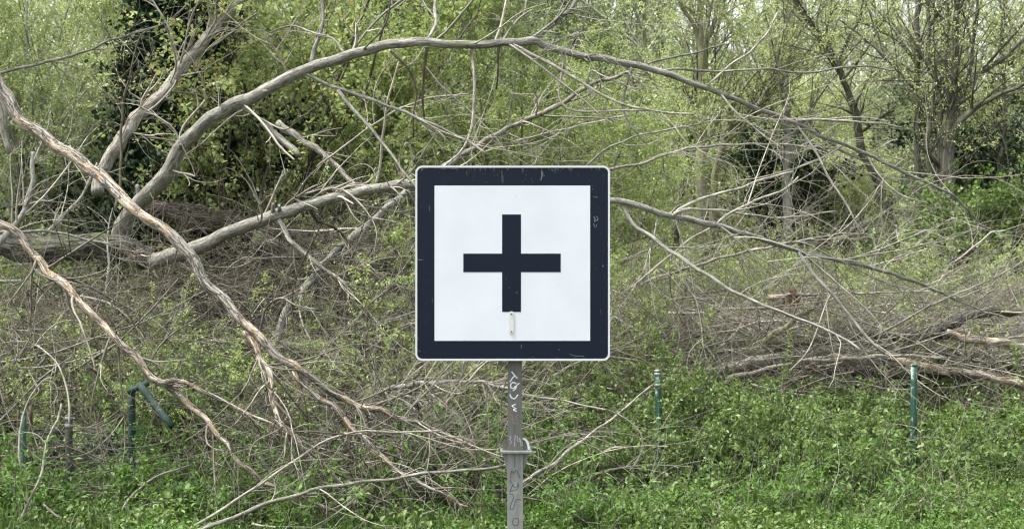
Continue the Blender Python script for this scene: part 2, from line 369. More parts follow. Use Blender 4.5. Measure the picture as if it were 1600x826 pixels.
# ------------------------------------------------------------------ trees and shrubs
def shrub(name, label, px, d, height, spread, mat, rng_seed, stems=9, leaves=30000, leaf=.035, aspect=.5, wood='dark', group=None, cat='shrub',
          lean=(0, 0), t_shift=0.0, clump=.25, base_r=.03, sub=(90, 900), up=.5, low=.25, crown_name='crown', t_leaf=.15, droop=0., fan=.45, twig_len=.9):
    rng = np.random.RandomState(rng_seed)
    x = (px - 800) * K * d; z = float(ground(x, d)); base = np.array([x, d, z - .05])
    root = thing(name, base, label, cat, group)
    st = base + np.concatenate([rng.randn(stems, 2) * spread * .12, np.zeros((stems, 1))], 1)
    dr = np.concatenate([rng.randn(stems, 2) * fan + np.array(lean), np.ones((stems, 1))], 1)
    P0, R0 = grow(st, dr, height * (.75 + .3 * rng.rand(stems)), base_r * (.6 + .6 * rng.rand(stems)), 12, .09, (0, 0, .35), rng, .2)
    n1, n2 = sub
    P1, R1 = shoots(P0, R0, n1, rng, (height * .18, height * .45), (.4, 1.1), low, 9, .13, (0, 0, .25))
    P2, R2 = shoots(P1, R1, n2, rng, (twig_len * .35, twig_len), (.4, 1.2), .15, 6, .16, (0, 0, .1))
    b_ = Bag(); b_.tubes(P0, R0, 7, rng=rng, rough=.08); b_.build('trunk', M[wood], root)
    b_ = Bag(); b_.tubes(P1, R1, 4, rng=rng); b_.tubes(P2, R2, 3, rng=rng); b_.build('branches', M[wood], root, kind='stuff')
    pos, pi = along(P2, leaves, rng, t_leaf, leaf * .5)
    clt = rng.rand(n2)[pi]; tint = t_shift + clump * (clt - .5) * 2 + .5 + rng.randn(leaves) * .2
    tint += .15 * fnoise(pos[:, 0], pos[:, 2], 2.3, rng_seed)
    me = leaf_mesh('crown', pos, leaf, rng, M[mat], tint, aspect, up, droop=droop); link(crown_name, me, root)
    return root

def traced_tree(name, label, d, stems, mat, seed, wood='trunk', leaves=5000, leaf=.035, group=None, n1=60, n2=500, ln=(.5, 2.2), bias=(0, 0, .5), t_shift=0, cat='tree', dd=None, base_z=None, side_wood=None, limb='limb'):
    """stems: list of photo outlines from the ground up; first is the trunk"""
    rng = np.random.RandomState(seed)
    S = [traced(s, d, d + (dd[i] if dd else 0), seed=seed + i, wob=1.2) for i, s in enumerate(stems)]
    foot = S[0][0, :3]; gz_ = float(ground(foot[0], foot[1])); root = thing(name, (foot[0], foot[1], gz_), label, cat, group)
    if foot[2] > gz_ - .05:       # carry the trunk down into the soil
        S[0] = np.vstack([[foot[0], foot[1], gz_ - .12, S[0][0, 3] * 1.25], S[0]])
    for i, s in enumerate(S): tube_part('trunk' if i == 0 else limb, s, M[wood], root, seed=seed + i, tint=.5)
    # shoots on every stem
    b_ = Bag(); allP2 = []
    tot = sum(len(s) for s in S)
    for s in S:
        m_ = max(2, int(n1 * len(s) / tot)); P = s[None, :, :3]; Rr = s[None, :, 3]
        P1, R1 = shoots(P, Rr, m_, rng, ln, (.5, 1.2), .22, 9, .12, bias, (.2, .5), .004)
        P2, R2 = shoots(P1, R1, max(4, int(n2 * len(s) / tot)), rng, (.25, 1.0), (.4, 1.1), .15, 6, .15, (0, 0, .2), r_min=.0022)
        b_.tubes(P1, R1, 5, rng=rng); b_.tubes(P2, R2, 3, rng=rng); allP2.append(P2)
    b_.build('branches', M[side_wood or wood], root, kind='stuff')
    P2 = np.vstack(allP2); pos, pi = along(P2, leaves, rng, .2, leaf * .4)
    tint = .5 + t_shift + .25 * (rng.rand(len(P2))[pi] - .5) + rng.randn(leaves) * .2
    link('crown', leaf_mesh('crown', pos, leaf, rng, M[mat], tint, .55), root)
    return root

# -- left bank: pale willow thicket, ivy trunk, young maple
shrub('willow_shrub', 'pale silvery green willow thicket filling the bank at the far left', 60, 17.5, 5.6, 2.4, 'willow', 1, 16, 125000, .040, .36, wood='trunkp', sub=(190, 2400), low=.02, twig_len=.8, base_r=.02, fan=.4)
shrub('willow_shrub', 'pale willow with silvery leaves reaching up to the ivy clad trunk', 190, 18.6, 6.2, 2.2, 'willow', 2, 13, 100000, .040, .36, wood='trunkp', sub=(160, 1900), low=.03, twig_len=.8, base_r=.02, t_shift=-.05, fan=.35)
shrub('willow_shrub', 'taller willow at the left edge, standing behind the pale thicket', -130, 20, 7.5, 2.6, 'willow', 3, 12, 80000, .044, .38, wood='trunkp', sub=(150, 1600), low=.05, t_shift=-.12)
shrub('maple_sapling', 'yellow green young maple beside the ivy clad trunk', 435, 17.3, 5.6, 1.05, 'maple', 4, 7, 50000, .050, .75, wood='dark', sub=(80, 800), low=.08, cat='tree', base_r=.028, fan=.25)
shrub('maple_sapling', 'small maple with rusty new leaves in front of the ivy clad trunk', 345, 15.9, 4.0, .9, 'maple', 5, 5, 6000, .050, .75, wood='dark', sub=(50, 420), low=.1, cat='tree', t_shift=.12, base_r=.02, fan=.2)
# ivy clad trunk
iv = np.random.RandomState(77)
S = traced([(258, 372, 56), (254, 280, 54), (262, 190, 50), (272, 100, 48), (280, 0, 46), (286, -120, 42)], 16.7, seed=9)
root = thing('ivy_clad_tree', (S[0, 0], S[0, 1], float(ground(S[0, 0], S[0, 1]))), 'thick trunk wrapped in dark glossy ivy behind the leaning pale branch', 'tree')
tube_part('trunk', S, M['trunkd'], root, seed=3)
n_ = 42000; i_ = iv.randint(0, len(S), n_); th = iv.rand(n_) * 2 * np.pi; rr_ = S[i_, 3] * (1.0 + np.abs(iv.randn(n_)) * .80) + .02 + .10 * np.clip(fnoise(th, S[i_, 2], 1.4), 0, 1)
pos = S[i_, :3] + np.stack([np.cos(th) * rr_ * 1.35, np.sin(th) * rr_, iv.randn(n_) * .06], 1)
link('ivy', leaf_mesh('ivy', pos, .062, iv, M['ivy'], iv.rand(n_), .8, .2), root)
# ivy_clad second stem lower, dark hollow shrub at its foot
shrub('ivy_shrub', 'low dark ivy shrub at the foot of the ivy clad trunk', 285, 17.3, 2.2, .8, 'ivy', 6, 10, 15000, .06, .8, wood='dark', sub=(70, 600), low=.1, fan=.3, twig_len=.6)

# -- middle
for (lab, px, d, h, sp, mt, sd, lv, lf, kw) in [
    ('dense hawthorn in fresh leaf directly above the cross sign, under the arching limb', 800, 19.5, 3.4, 1.7, 'green', 11, 42000, .036, dict(sub=(120, 1300), stems=12, low=.05)),
    ('hawthorn bush left of the sign, between the maple and the straight pale stick', 600, 21, 3.3, 1.8, 'green', 12, 34000, .038, dict(sub=(110, 1200), stems=10, low=.05, t_shift=.05)),
    ('round green bush under the arching limb, right of the sign', 925, 21.5, 2.9, 1.2, 'green', 13, 30000, .036, dict(sub=(100, 1000), stems=10, low=.05, t_shift=.08)),
    ('low leafy bush at the foot of the leaning trunk, right half', 1340, 26, 1.9, 2.2, 'fresh', 14, 26000, .042, dict(sub=(100, 1000), stems=10, low=.05)),
    ('dark leaved bramble bush at the right edge, beside the many stemmed tree', 1550, 20.6, 1.35, 1.5, 'herb', 15, 26000, .05, dict(sub=(90, 900), stems=14, low=.05, fan=.8, aspect=.7)),
    ('bramble bush at the foot of the many stemmed tree', 1450, 19.9, .65, 1.2, 'herb', 16, 13000, .045, dict(sub=(60, 500), stems=12, low=.05, fan=.9, aspect=.7)),
    ('light green bush filling the gap between the twin trunks and the grey trunk', 1165, 26, 3.2, 2.0, 'fresh', 17, 26000, .042, dict(sub=(90, 900), stems=10, low=.05)),
    ('dark ivy bush behind the pale grey trunk', 1212, 24.5, 2.1, .5, 'ivy', 18, 6500, .06, dict(sub=(50, 400), stems=6, low=.05, aspect=.8, fan=.22, twig_len=.5)),
    ('dark ivy bush behind the many stemmed tree at the right', 1530, 23.5, 2.5, 1.6, 'ivy', 19, 9000, .06, dict(sub=(70, 600), stems=10, low=.05, aspect=.8)),
]:
    shrub('leafy_shrub', lab, px, d, h, sp, mt, sd, leaves=int(lv * 1.35), leaf=lf * 1.1, **{'wood': 'trunk', **kw})
traced_tree('slender_tree', 'dim trunk with a kink rising behind the arching limb, left of centre', 23, [[(560, 330, 14), (553, 180, 13), (553, 54, 12), (549, 30, 11), (536, 7, 10), (530, -60, 9)]], 'mid', 31, 'trunkd', 17000, .045, n1=60, n2=600)
traced_tree('forked_tree', 'forked grey trunk behind the arching limb, above the sign', 24, [[(640, 330, 20), (630, 150, 17), (627, 61, 16), (627, 27, 13), (613, 0, 11), (600, -90, 9)], [(628, 50, 11), (650, 15, 10), (672, -50, 8)], [(627, 90, 9), (665, 78, 8), (672, 64, 8), (690, 20, 7), (706, -60, 6)]], 'mid', 32, 'trunk', 24000, .045, n1=90, n2=900)
traced_tree('slender_tree', 'thin pale trunk standing behind the arching limb, right above the sign', 24.5, [[(775, 300, 12), (768, 120, 11), (770, 58, 10), (780, 27, 9), (795, 3, 8), (812, -60, 6)]], 'mid', 33, 'trunkp', 14000, .045, n1=60, n2=600)
# -- right of centre: mossy trunks
traced_tree('mossy_tree', 'mossy green trunk that forks into three under the arching limb, right of the sign', 22, [[(1096, 345, 19), (1095, 280, 17), (1097, 170, 16), (1098, 92, 14), (1096, 60, 9), (1092, 0, 7), (1088, -60, 5)], [(1098, 95, 8), (1088, 51, 7), (1078, 30, 6), (1061, 0, 6), (1045, -60, 4)], [(1098, 92, 8), (1105, 61, 7), (1119, 27, 6), (1117, 0, 5), (1115, -60, 4)]], 'fresh', 34, 'trunk', 8000, .040, n1=40, n2=300, t_shift=.1)
traced_tree('mossy_tree', 'thin brown trunk leaning against the mossy forked trunk', 22.6, [[(1058, 345, 10), (1068, 280, 9), (1078, 210, 8), (1088, 149, 7), (1100, 60, 5)]], 'fresh', 35, 'trunkd', 1500, .036, n1=18, n2=120)
traced_tree('mossy_tree', 'curved mossy trunk bending right, beside the mossy forked trunk', 23, [[(1112, 345, 12), (1119, 264, 11), (1126, 235, 11), (1139, 203, 10), (1173, 183, 9), (1200, 146, 7), (1222, 90, 5), (1235, 20, 4)]], 'fresh', 36, 'trunk', 5000, .036, n1=40, n2=330)
traced_tree('grey_tree', 'smooth pale grey trunk standing upright left of the leaning trunk', 23, [[(1230, 360, 14), (1229, 280, 12), (1232, 203, 11), (1227, 136, 9), (1234, 68, 8), (1244, 0, 7), (1250, -60, 5)]], 'fresh', 37, 'trunkp', 8000, .040, n1=40, n2=300)
traced_tree('leaning_tree', 'grey brown trunk leaning left, right of the arching limb end', 22, [[(1396, 362, 17), (1390, 338, 15), (1370, 280, 14), (1349, 237, 13), (1336, 176, 11), (1322, 136, 10), (1305, 95, 10), (1281, 51, 9), (1247, 10, 8), (1225, -50, 6)], [(1310, 105, 6), (1325, 60, 5), (1345, 20, 4), (1350, -40, 3)]], 'maple', 38, 'trunkd', 4500, .036, n1=40, n2=240, t_shift=.05)
traced_tree('slim_tree', 'slim straight dark trunk close left of the many stemmed tree', 21, [[(1437, 372, 12), (1434, 271, 11), (1434, 170, 10), (1432, 68, 9), (1434, 0, 8), (1436, -60, 6)], [(1432, 145, 5), (1417, 125, 4.5), (1383, 92, 4), (1346, 58, 3), (1310, 30, 2)], [(1433, 100, 5), (1403, 64, 4), (1370, 45, 3.5), (1342, 34, 3)], [(1434, 195, 5), (1449, 182, 4.5), (1480, 172, 4), (1520, 176, 3)]], 'fresh', 39, 'trunkd', 5500, .032, n1=60, n2=300, ln=(.4, 1.7))
traced_tree('many_stemmed_tree', 'broad tree dividing into many dark stems near the ground, at right', 20.5, [
    [(1466, 372, 40), (1470, 330, 34), (1476, 280, 30), (1478, 230, 24), (1480, 190, 17), (1488, 150, 13), (1492, 102, 11), (1495, 0, 9), (1498, -60, 7)],
    [(1476, 235, 16), (1484, 195, 14), (1498, 149, 13), (1525, 119, 10), (1556, 98, 8), (1586, 75, 6), (1620, 40, 4)],
    [(1480, 250, 12), (1492, 200, 11), (1525, 170, 9), (1573, 142, 7), (1625, 122, 5)],
    [(1472, 240, 13), (1471, 203, 11), (1468, 142, 9), (1451, 95, 7), (1451, 0, 6), (1449, -60, 5)],
    [(1484, 170, 8), (1478, 110, 7), (1480, 50, 6), (1484, -50, 5)],
    [(1512, 130, 7), (1518, 90, 6), (1523, 40, 5), (1530, -40, 4)],
    [(1470, 320, 12), (1455, 270, 9), (1448, 220, 7), (1458, 170, 6), (1462, 90, 5)]],
    'fresh', 40, 'trunkd', 7500, .032, n1=110, n2=480, ln=(.4, 1.9), t_shift=.0, dd=[0, .3, -.5, .4, -.2, .5, -.3])
traced_tree('slim_tree', 'thin young trunk near the right edge behind the bramble bush', 23, [[(1568, 350, 8), (1562, 270, 7), (1570, 180, 6), (1565, 60, 5), (1572, -40, 4)]], 'fresh', 41, 'trunkd', 7000, .036, n1=40, n2=400)

# -- wood behind
k_ = 0
for (px, d, h, mt, lv, lab) in [
    (-40, 27, 9.0, 'far', 30000, 'far tree behind the willow thicket at the left edge'),
    (170, 29, 9.5, 'mid', 32000, 'far tree showing between the willow and the ivy clad trunk'),
    (360, 27, 8.5, 'green', 30000, 'dark green far tree behind the yellow green maple'),
    (500, 30, 9.5, 'mid', 34000, 'tall grey green tree behind the dim kinked trunk'),
    (640, 33, 10, 'mid', 36000, 'tall grey green tree behind the forked grey trunk'),
    (760, 29, 8.5, 'mid', 32000, 'grey green tree behind the thin pale trunk above the sign'),
    (880, 34, 9.5, 'mid', 32000, 'pale green tree right behind the crest of the arching limb'),
    (1000, 30, 8.0, 'far', 24000, 'thin leaved tree left of the mossy forked trunk'),
    (1130, 36, 8.8, 'far', 17000, 'airy tree behind the curved mossy trunk, sky showing through it'),
    (1235, 38, 7.4, 'far', 14000, 'airy tree behind the pale grey trunk, sky showing through it'),
    (1385, 40, 3.2, 'far', 18000, 'low rounded tree under the open patch of sky'),
    (1510, 36, 7.2, 'far', 14000, 'airy tree behind the many stemmed tree'),
    (1630, 30, 8.0, 'mid', 26000, 'leafy tree beyond the right edge of the bramble bush'),
]:
    k_ += 1
    shrub('woodland_tree', lab, px, d, h, 2.2, mt, 50 + k_, 4, int(lv * 1.5), .070, .55, 'trunk' if k_ % 2 else 'trunkp', 'trees of the wood behind', 'tree', sub=(130, 1200), low=.03, base_r=.075, fan=.26, twig_len=1.3)
# far-off wood as one mass
rng = np.random.RandomState(99)
n = 150000; px = rng.uniform(-700, 2300, n); d = rng.uniform(44, 62, n); x = (px - 800) * K * d
top = 5.6 + 1.6 * fnoise(x, 0 * x, .22) + 1.0 * fnoise(x, 0 * x, .9, 4)
top = top - 3.6 * np.exp(-((px - 1375) / 110) ** 2) - 1.7 * (px > 1050) + 2.2 * (px < 950)
u = rng.rand(n) ** 1.05; z = ground(x, d) + u * top
keep = (fnoise(x + d, z, 1.1, 5) + .5 * fnoise(x * 2.2, z * 2.2, 1.3, 2)) > np.where(px > 1000, .0, -.45)
pos = np.stack([x, d, z], 1)[keep]
bw = Bag(); nb = 260; bx_ = rng.uniform(-22, 22, nb); by = rng.uniform(42, 60, nb)
P, Rr = grow(np.stack([bx_, by, ground(bx_, by) - .1], 1), np.stack([rng.randn(nb) * .12, rng.randn(nb) * .12, np.ones(nb)], 1), rng.uniform(5, 9, nb), rng.uniform(.04, .11, nb), 10, .06, (0, 0, .3), rng)
bw.tubes(P, Rr, 5, rng=rng); P1, R1 = shoots(P, Rr, 2600, rng, (.6, 3.0), (.4, 1.1), .2, 7, .12, (0, 0, .4)); bw.tubes(P1, R1, 3, rng=rng)
fw = link('far_wood', leaf_mesh('far_wood', pos, .11, rng, M['far'], rng.rand(len(pos)) * .8 + .1, .6), label='pale far-off wood closing the view behind all the trees', cat='wood', kind='stuff')
bw.build('stems', M['trunkp'], fw)

# ------------------------------------------------------------------ the fallen tree
ft = thing('fallen_tree', at(215, 415, 14.6), 'fallen grey tree whose limb arches over the cross sign', 'fallen tree')
S = traced([(-160, 350, 44), (-60, 368, 44), (30, 383, 44), (110, 388, 42), (190, 388, 40), (225, 402, 34), (238, 404, 26)], 14.6, 14.1, seed=1, wob=2)
tube_part('trunk', S, M['log'], ft, sides=28, rough=.20, seed=1)
ARCH = [(188, 378, 32), (192, 352, 31), (205, 330, 28), (234, 300, 27), (264, 268, 27), (277, 238, 26), (305, 207, 24), (356, 169, 23), (400, 148, 21), (444, 125, 19.5), (485, 106, 19), (536, 88, 18), (583, 76, 17), (630, 69, 16), (671, 67, 15.5), (722, 69, 14.5), (800, 67, 13.5), (837, 65, 15), (850, 70, 12), (885, 81, 12), (936, 90, 11.5), (983, 101, 11), (1037, 115, 10), (1088, 132, 9.5), (1122, 143, 9), (1166, 163, 8), (1200, 177, 7.5), (1244, 191, 7), (1285, 212, 6.5), (1319, 226, 6), (1353, 242, 6), (1390, 259, 5.5), (1437, 279, 5), (1464, 292, 4.5), (1495, 311, 4), (1522, 338, 3), (1542, 363, 2)]
ARCH = [(a, b_, c * (.90 if a < 830 else .95)) for a, b_, c in ARCH]
A = traced(ARCH, 14.4, 14.2, seed=2, dmid=12.9)
arch = tube_part('limb', A, M['limb'], ft, rough=.065, seed=2)
LIMB2 = [(214, 408, 25), (236, 408, 27), (262, 403, 26), (305, 388, 25), (356, 363, 22), (400, 349, 21), (434, 335, 20), (485, 318, 19), (536, 306, 18), (590, 295, 17), (647, 286, 16), (720, 286, 15), (800, 292, 13.5), (880, 303, 12), (953, 315, 10.5), (978, 315, 11), (1029, 331, 10.5), (1070, 341, 10), (1117, 353, 9.5), (1164, 365, 9), (1222, 382, 8.5), (1261, 396, 8), (1319, 409, 7), (1370, 420, 6.5), (1420, 436, 5.5), (1464, 455, 4.5), (1505, 473, 3.5), (1550, 490, 2)]
LIMB2 = [(a, b_, c * .92) for a, b_, c in LIMB2]
B = traced(LIMB2, 14.2, 13.6, seed=3, dmid=12.6)
limb2 = tube_part('limb', B, M['limb'], ft, rough=.065, seed=5)
def dA(px):
    i = np.argmin(np.abs(A[:, 0] / (K * A[:, 1]) + 800 - px)); return A[i, 1]
def dB(px):
    i = np.argmin(np.abs(B[:, 0] / (K * B[:, 1]) + 800 - px)); return B[i, 1]
SIDE = []      # traced side branches, kept to grow twigs from
def side(parent, pts, w0, w1, dd, mat, base, name='side_branch', seed=0, dfun=None):
    s = traced(pts, base, base + dd, w0, w1, seed=seed)
    tube_part(name, s, M[mat], parent, seed=seed, tint=random.Random(seed).random()); SIDE.append((parent, s)); return s
sidesA = [
    ([(485, 104), (491, 80), (498, 61), (504, 27), (502, 0), (500, -40)], 7, 5, .3, 'limb'),
    ([(478, 115), (519, 136), (569, 152), (610, 166), (658, 186), (722, 217), (760, 240)], 6, 4, -.4, 'limb'),
    ([(529, 140), (552, 173), (580, 203), (610, 237), (637, 275), (655, 300)], 6, 4, -.6, 'limb'),
    ([(610, 80), (637, 108), (651, 142), (647, 176), (646, 215)], 4, 2.5, .2, 'dark'),
    ([(668, 64), (677, 45), (681, 34), (681, 0), (684, -40)], 6, 4, .5, 'limb'),
    ([(666, 74), (664, 100), (661, 146), (663, 190)], 6, 3, .3, 'dark'),
    ([(736, 72), (742, 119), (739, 180), (725, 230), (698, 258), (680, 275)], 5.5, 4, -.3, 'arm'),
    ([(780, 74), (778, 100), (775, 140)], 4, 2.5, .1, 'dark'),
    ([(841, 62), (868, 34), (898, 6), (925, -30)], 8, 5.5, .4, 'limb'),
    ([(868, 36), (880, 22), (905, 22), (913, 38), (903, 55), (890, 62)], 3, 1.5, -.2, 'dark'),
    ([(800, 73), (834, 88), (885, 112), (919, 134), (949, 153), (980, 166), (1037, 175), (1085, 178)], 6, 3, -.4, 'arm'),
    ([(883, 84), (873, 136), (878, 159), (898, 173), (950, 174), (1017, 173)], 4, 3, -.2, 'arm'),
    ([(986, 106), (980, 136), (973, 170), (990, 203), (1010, 224)], 4, 3, .1, 'arm'),
    ([(990, 105), (1037, 92), (1085, 84), (1132, 68)], 3.5, 2.5, .6, 'arm'),
    ([(1020, 112), (1060, 106), (1091, 110), (1139, 112), (1200, 108), (1258, 114), (1302, 108), (1353, 104), (1400, 110)], 4, 2.5, .5, 'arm'),
    ([(1105, 134), (1140, 103), (1170, 83), (1197, 54), (1215, 20)], 4.5, 3, .4, 'arm'),
    ([(1244, 189), (1290, 188), (1336, 190), (1375, 193), (1410, 200)], 5, 3, .3, 'arm'),
    ([(1240, 190), (1260, 215), (1275, 240), (1300, 285), (1330, 330), (1345, 370)], 4.5, 3, -.4, 'arm'),
    ([(1319, 227), (1268, 254), (1200, 275), (1150, 283)], 3.5, 2, -.2, 'arm'),
    ([(1122, 144), (1150, 175), (1185, 205), (1225, 235)], 4, 2.5, -.2, 'arm'),
    ([(540, 86), (520, 60), (480, 48), (455, 40), (420, 52)], 4, 2, .5, 'limb'),
    ([(936, 92), (940, 125), (930, 150), (905, 165)], 3, 2, .2, 'limb'),
    ([(1353, 243), (1372, 270), (1400, 300), (1450, 318)], 3.5, 2, -.3, 'arm'),
    ([(455, 120), (440, 95), (415, 55), (408, 40)], 4, 2, .3, 'dark'),
]
for i, (p, w0, w1, dd, mt) in enumerate(sidesA): side(arch, p, w0, w1, dd, mt, dA(p[0][0]), seed=100 + i)
sidesB = [
    ([(971, 319), (988, 348), (1025, 375), (1063, 402), (1103, 429), (1144, 455), (1205, 480), (1268, 506), (1312, 526), (1346, 548)], 7, 3.5, -.7, 'limb'),
    ([(1050, 336), (1066, 328), (1117, 329), (1205, 339), (1260, 337), (1310, 330)], 5, 2.5, .4, 'arm'),
    ([(1055, 337), (1063, 326), (1103, 307), (1158, 294), (1205, 277), (1240, 268)], 5.5, 3.5, .5, 'arm'),
    ([(1117, 352), (1135, 338), (1171, 317), (1225, 295), (1246, 277)], 5, 3, .2, 'arm'),
    ([(1249, 393), (1269, 426), (1285, 445), (1302, 462), (1329, 494), (1359, 528), (1383, 552)], 6.5, 4.5, -.5, 'limb'),
    ([(437, 342), (449, 368), (464, 385), (495, 412), (525, 433), (560, 450)], 8, 5, -.4, 'limb'),
    ([(540, 312), (576, 322), (620, 330), (646, 328)], 4.5, 3, -.2, 'arm'),
    ([(1222, 383), (1250, 378), (1300, 400), (1380, 440), (1440, 458)], 3.5, 2, .3, 'arm'),
    ([(1029, 333), (1023, 365), (1013, 400), (1003, 430)], 4, 2.5, -.1, 'arm'),
    ([(1054, 342), (1068, 385), (1076, 410), (1085, 450), (1095, 500)], 4, 2.5, -.1, 'arm'),
    ([(485, 325), (496, 345), (520, 352), (540, 375), (538, 400)], 6, 3.5, .3, 'dark'),
    ([(1319, 409), (1350, 398), (1403, 378), (1447, 360)], 4, 2.5, .3, 'arm'),
]
for i, (p, w0, w1, dd, mt) in enumerate(sidesB): side(limb2, p, w0, w1, dd, mt, dB(p[0][0]), seed=150 + i)

def resample(s, k):
    i = np.linspace(0, len(s) - 1, k); a = i.astype(int); a = np.minimum(a, len(s) - 2); u = (i - a)[:, None]
    return s[a] * (1 - u) + s[a + 1] * u
def twig_cloud(parent, lines, n1, n2, rng, ln1, ln2, mat, bias=(0, 0, 0), name='twigs', t0=.2, spread=(.4, 1.2), sides=3, rmin=.0022, z_floor=True):
    LN = np.stack([resample(s, 40) for s in lines]); P0, R0 = LN[:, :, :3], LN[:, :, 3]
    P1, R1 = shoots(P0, R0, n1, rng, ln1, spread, t0, 9, .17, bias, (.22, .5), rmin * 1.3)
    R1 = np.minimum(R1, .010)
    P2, R2 = shoots(P1, R1, n2, rng, ln2, (.35, 1.0), .15, 7, .2, bias, (.5, .85), rmin)
    b_ = Bag(); b_.tubes(P1, R1, 4, rng=rng); b_.tubes(P2, R2, sides, rng=rng)
    return b_.build(name, M[mat], parent, kind='stuff')
rng = np.random.RandomState(200)
for prt, LL, ns_ in ((arch, A, 11), (limb2, B, 8)):      # broken stubs
    for q in range(ns_):
        i_ = rng.randint(8, len(LL) - 25); tn = unit(LL[i_ + 1, :3] - LL[i_, :3]); sd = unit(np.cross(tn, rng.randn(3))); L_ = rng.uniform(.05, .16)
        c_ = LL[i_, :3]; d_ = unit(sd + tn * .7); r_ = LL[i_, 3] * rng.uniform(.22, .38)
        rows = np.array([[*(c_ + d_ * LL[i_, 3] * .5), r_ * 1.5], [*(c_ + d_ * (LL[i_, 3] + L_ * .3)), r_], [*(c_ + d_ * (LL[i_, 3] + L_)), r_ * .7]])
        tube_part('stub', spline(rows, .02), M['limb'], prt, seed=q, tint=.3, sides=8, rough=.2)
sa = [s for p, s in SIDE if p is arch]; sb = [s for p, s in SIDE if p is limb2]
right = A[A[:, 0] > 0.2]
twig_cloud(arch, [right] + sa, 80, 260, rng, (.4, 1.8), (.2, .9), 'stick', (.15, 0, -.15))
twig_cloud(arch, [A[(A[:, 0] < .2)]], 16, 44, rng, (.3, 1.2), (.2, .7), 'stick', (0, 0, .1))
twig_cloud(limb2, [B[B[:, 0] > .6]] + sb, 70, 240, rng, (.4, 1.6), (.2, .9), 'stick', (.2, 0, 0))
twig_cloud(limb2, [B[(B[:, 0] < -.6) & (B[:, 0] > -2.8)]], 12, 40, rng, (.3, 1.0), (.2, .7), 'stick', (0, 0, -.2))

# torn splinters round the break of the lying trunk
b_ = Bag(); c0 = at(222, 400, 14.1); ns = 26
P, Rr = grow(c0 + rng.randn(ns, 3) * [.07, .04, .05], np.stack([.8 + rng.randn(ns) * .3, rng.randn(ns) * .3, -.3 + rng.randn(ns) * .4], 1), rng.uniform(.06, .2, ns), rng.uniform(.006, .016, ns), 4, .1, (0, 0, 0), rng, .15)
b_.tubes(P, Rr, 5, rng=rng); b_.build('torn_wood', M['peel2'], ft)

# ------------------------------------------------------------------ peeled branches in front
pb = thing('peeled_branch', at(620, 740, 11.0), 'thick branch, bark stripped to orange wood, running down from the left edge past the sign', 'branch')
P1T = [(-60, 60, 22), (-20, 105, 22), (5, 145, 22), (25, 178, 21), (54, 204, 22), (102, 236, 20), (129, 255, 20), (166, 284, 20), (190, 306, 20), (210, 327, 20), (244, 349, 20), (271, 368, 20), (295, 393, 20), (312, 421, 18), (332, 454, 17), (352, 475, 17), (373, 498, 16), (397, 524, 16), (425, 548, 15), (455, 566, 14), (467, 576, 13)]
P1T = [(a, b_, c * .88) for a, b_, c in P1T]
s = traced(P1T, 11.9, 10.75, seed=21, wob=2); tube_part('stem', s, M['peel'], pb, rough=.2, seed=3, sides=18); PB = [s]
forks = [
    ([(460, 570), (485, 590), (515, 612), (546, 629), (590, 639), (637, 658), (678, 671), (725, 695), (766, 719)], 11, 5, .3, 'peel'),
    ([(462, 574), (476, 600), (492, 617), (519, 637), (536, 661), (569, 685), (603, 712), (630, 739), (671, 763), (732, 790)], 10, 4, -.2, 'peel'),
    ([(388, 512), (400, 553), (420, 600), (434, 644), (454, 675), (468, 694)], 10, 8, -.1, 'peel2'),
]
for i, (p, w0, w1, dd, mt) in enumerate(forks):
    s = traced(p, 10.75 if i < 2 else 10.95, 10.55 + dd, w0, w1, seed=210 + i, wob=2); tube_part('fork', s, M[mt], pb, seed=8 + i, rough=.18); PB.append(s)
twig_cloud(pb, PB[1:], 70, 180, rng, (.2, 1.1), (.15, .6), 'twig', (.1, 0, -.3))
# loose flaps of bark
i_ = rng.randint(10, len(PB[0]) - 4, 26); st = PB[0][i_, :3] + unit(rng.randn(26, 3)) * PB[0][i_, 3:4] * .9
P, Rr = grow(st, PB[0][i_ + 2, :3] - PB[0][i_, :3] + rng.randn(26, 3) * .03, rng.uniform(.03, .12, 26), rng.uniform(.003, .009, 26), 4, .2, (0, 0, -.2), rng, .2)
for q in range(26):
    b_ = Bag(); b_.tubes(P[q:q + 1], Rr[q:q + 1], 4, rng=rng); b_.build('bark_flap', M['twig'], pb)

pb2 = thing('peeled_branch', at(500, 790, 10.7), 'thinner peeled branch with reddish wood, crossing the lower left below the thick peeled one', 'branch')
s = traced([(-60, 290, 13), (-20, 325, 13), (0, 343, 13), (27, 367, 13), (47, 399, 12), (68, 426, 14), (102, 443, 12), (129, 470, 12), (153, 497, 12), (176, 528, 11), (203, 550, 11), (224, 567, 11), (251, 593, 11), (268, 600, 10)], 11.6, 10.7, seed=22, wob=2)
tube_part('stem', s, M['peel2'], pb2, rough=.2, seed=14); Q = [s]
for i, (p, w0, w1, dd, mt) in enumerate([
    ([(262, 598), (295, 600), (339, 621), (400, 650), (447, 677), (478, 712), (536, 746), (560, 770)], 7, 4, .2, 'peel'),
    ([(262, 597), (302, 634), (325, 665), (356, 695), (400, 737), (434, 763), (485, 783), (525, 799)], 9, 5, -.2, 'peel2')]):
    s = traced(p, 10.7, 10.5 + dd, w0, w1, seed=230 + i, wob=2); tube_part('fork', s, M[mt], pb2, seed=18 + i, rough=.18); Q.append(s)
twig_cloud(pb2, Q, 50, 140, rng, (.2, 1.0), (.15, .6), 'twig', (.1, 0, -.1))

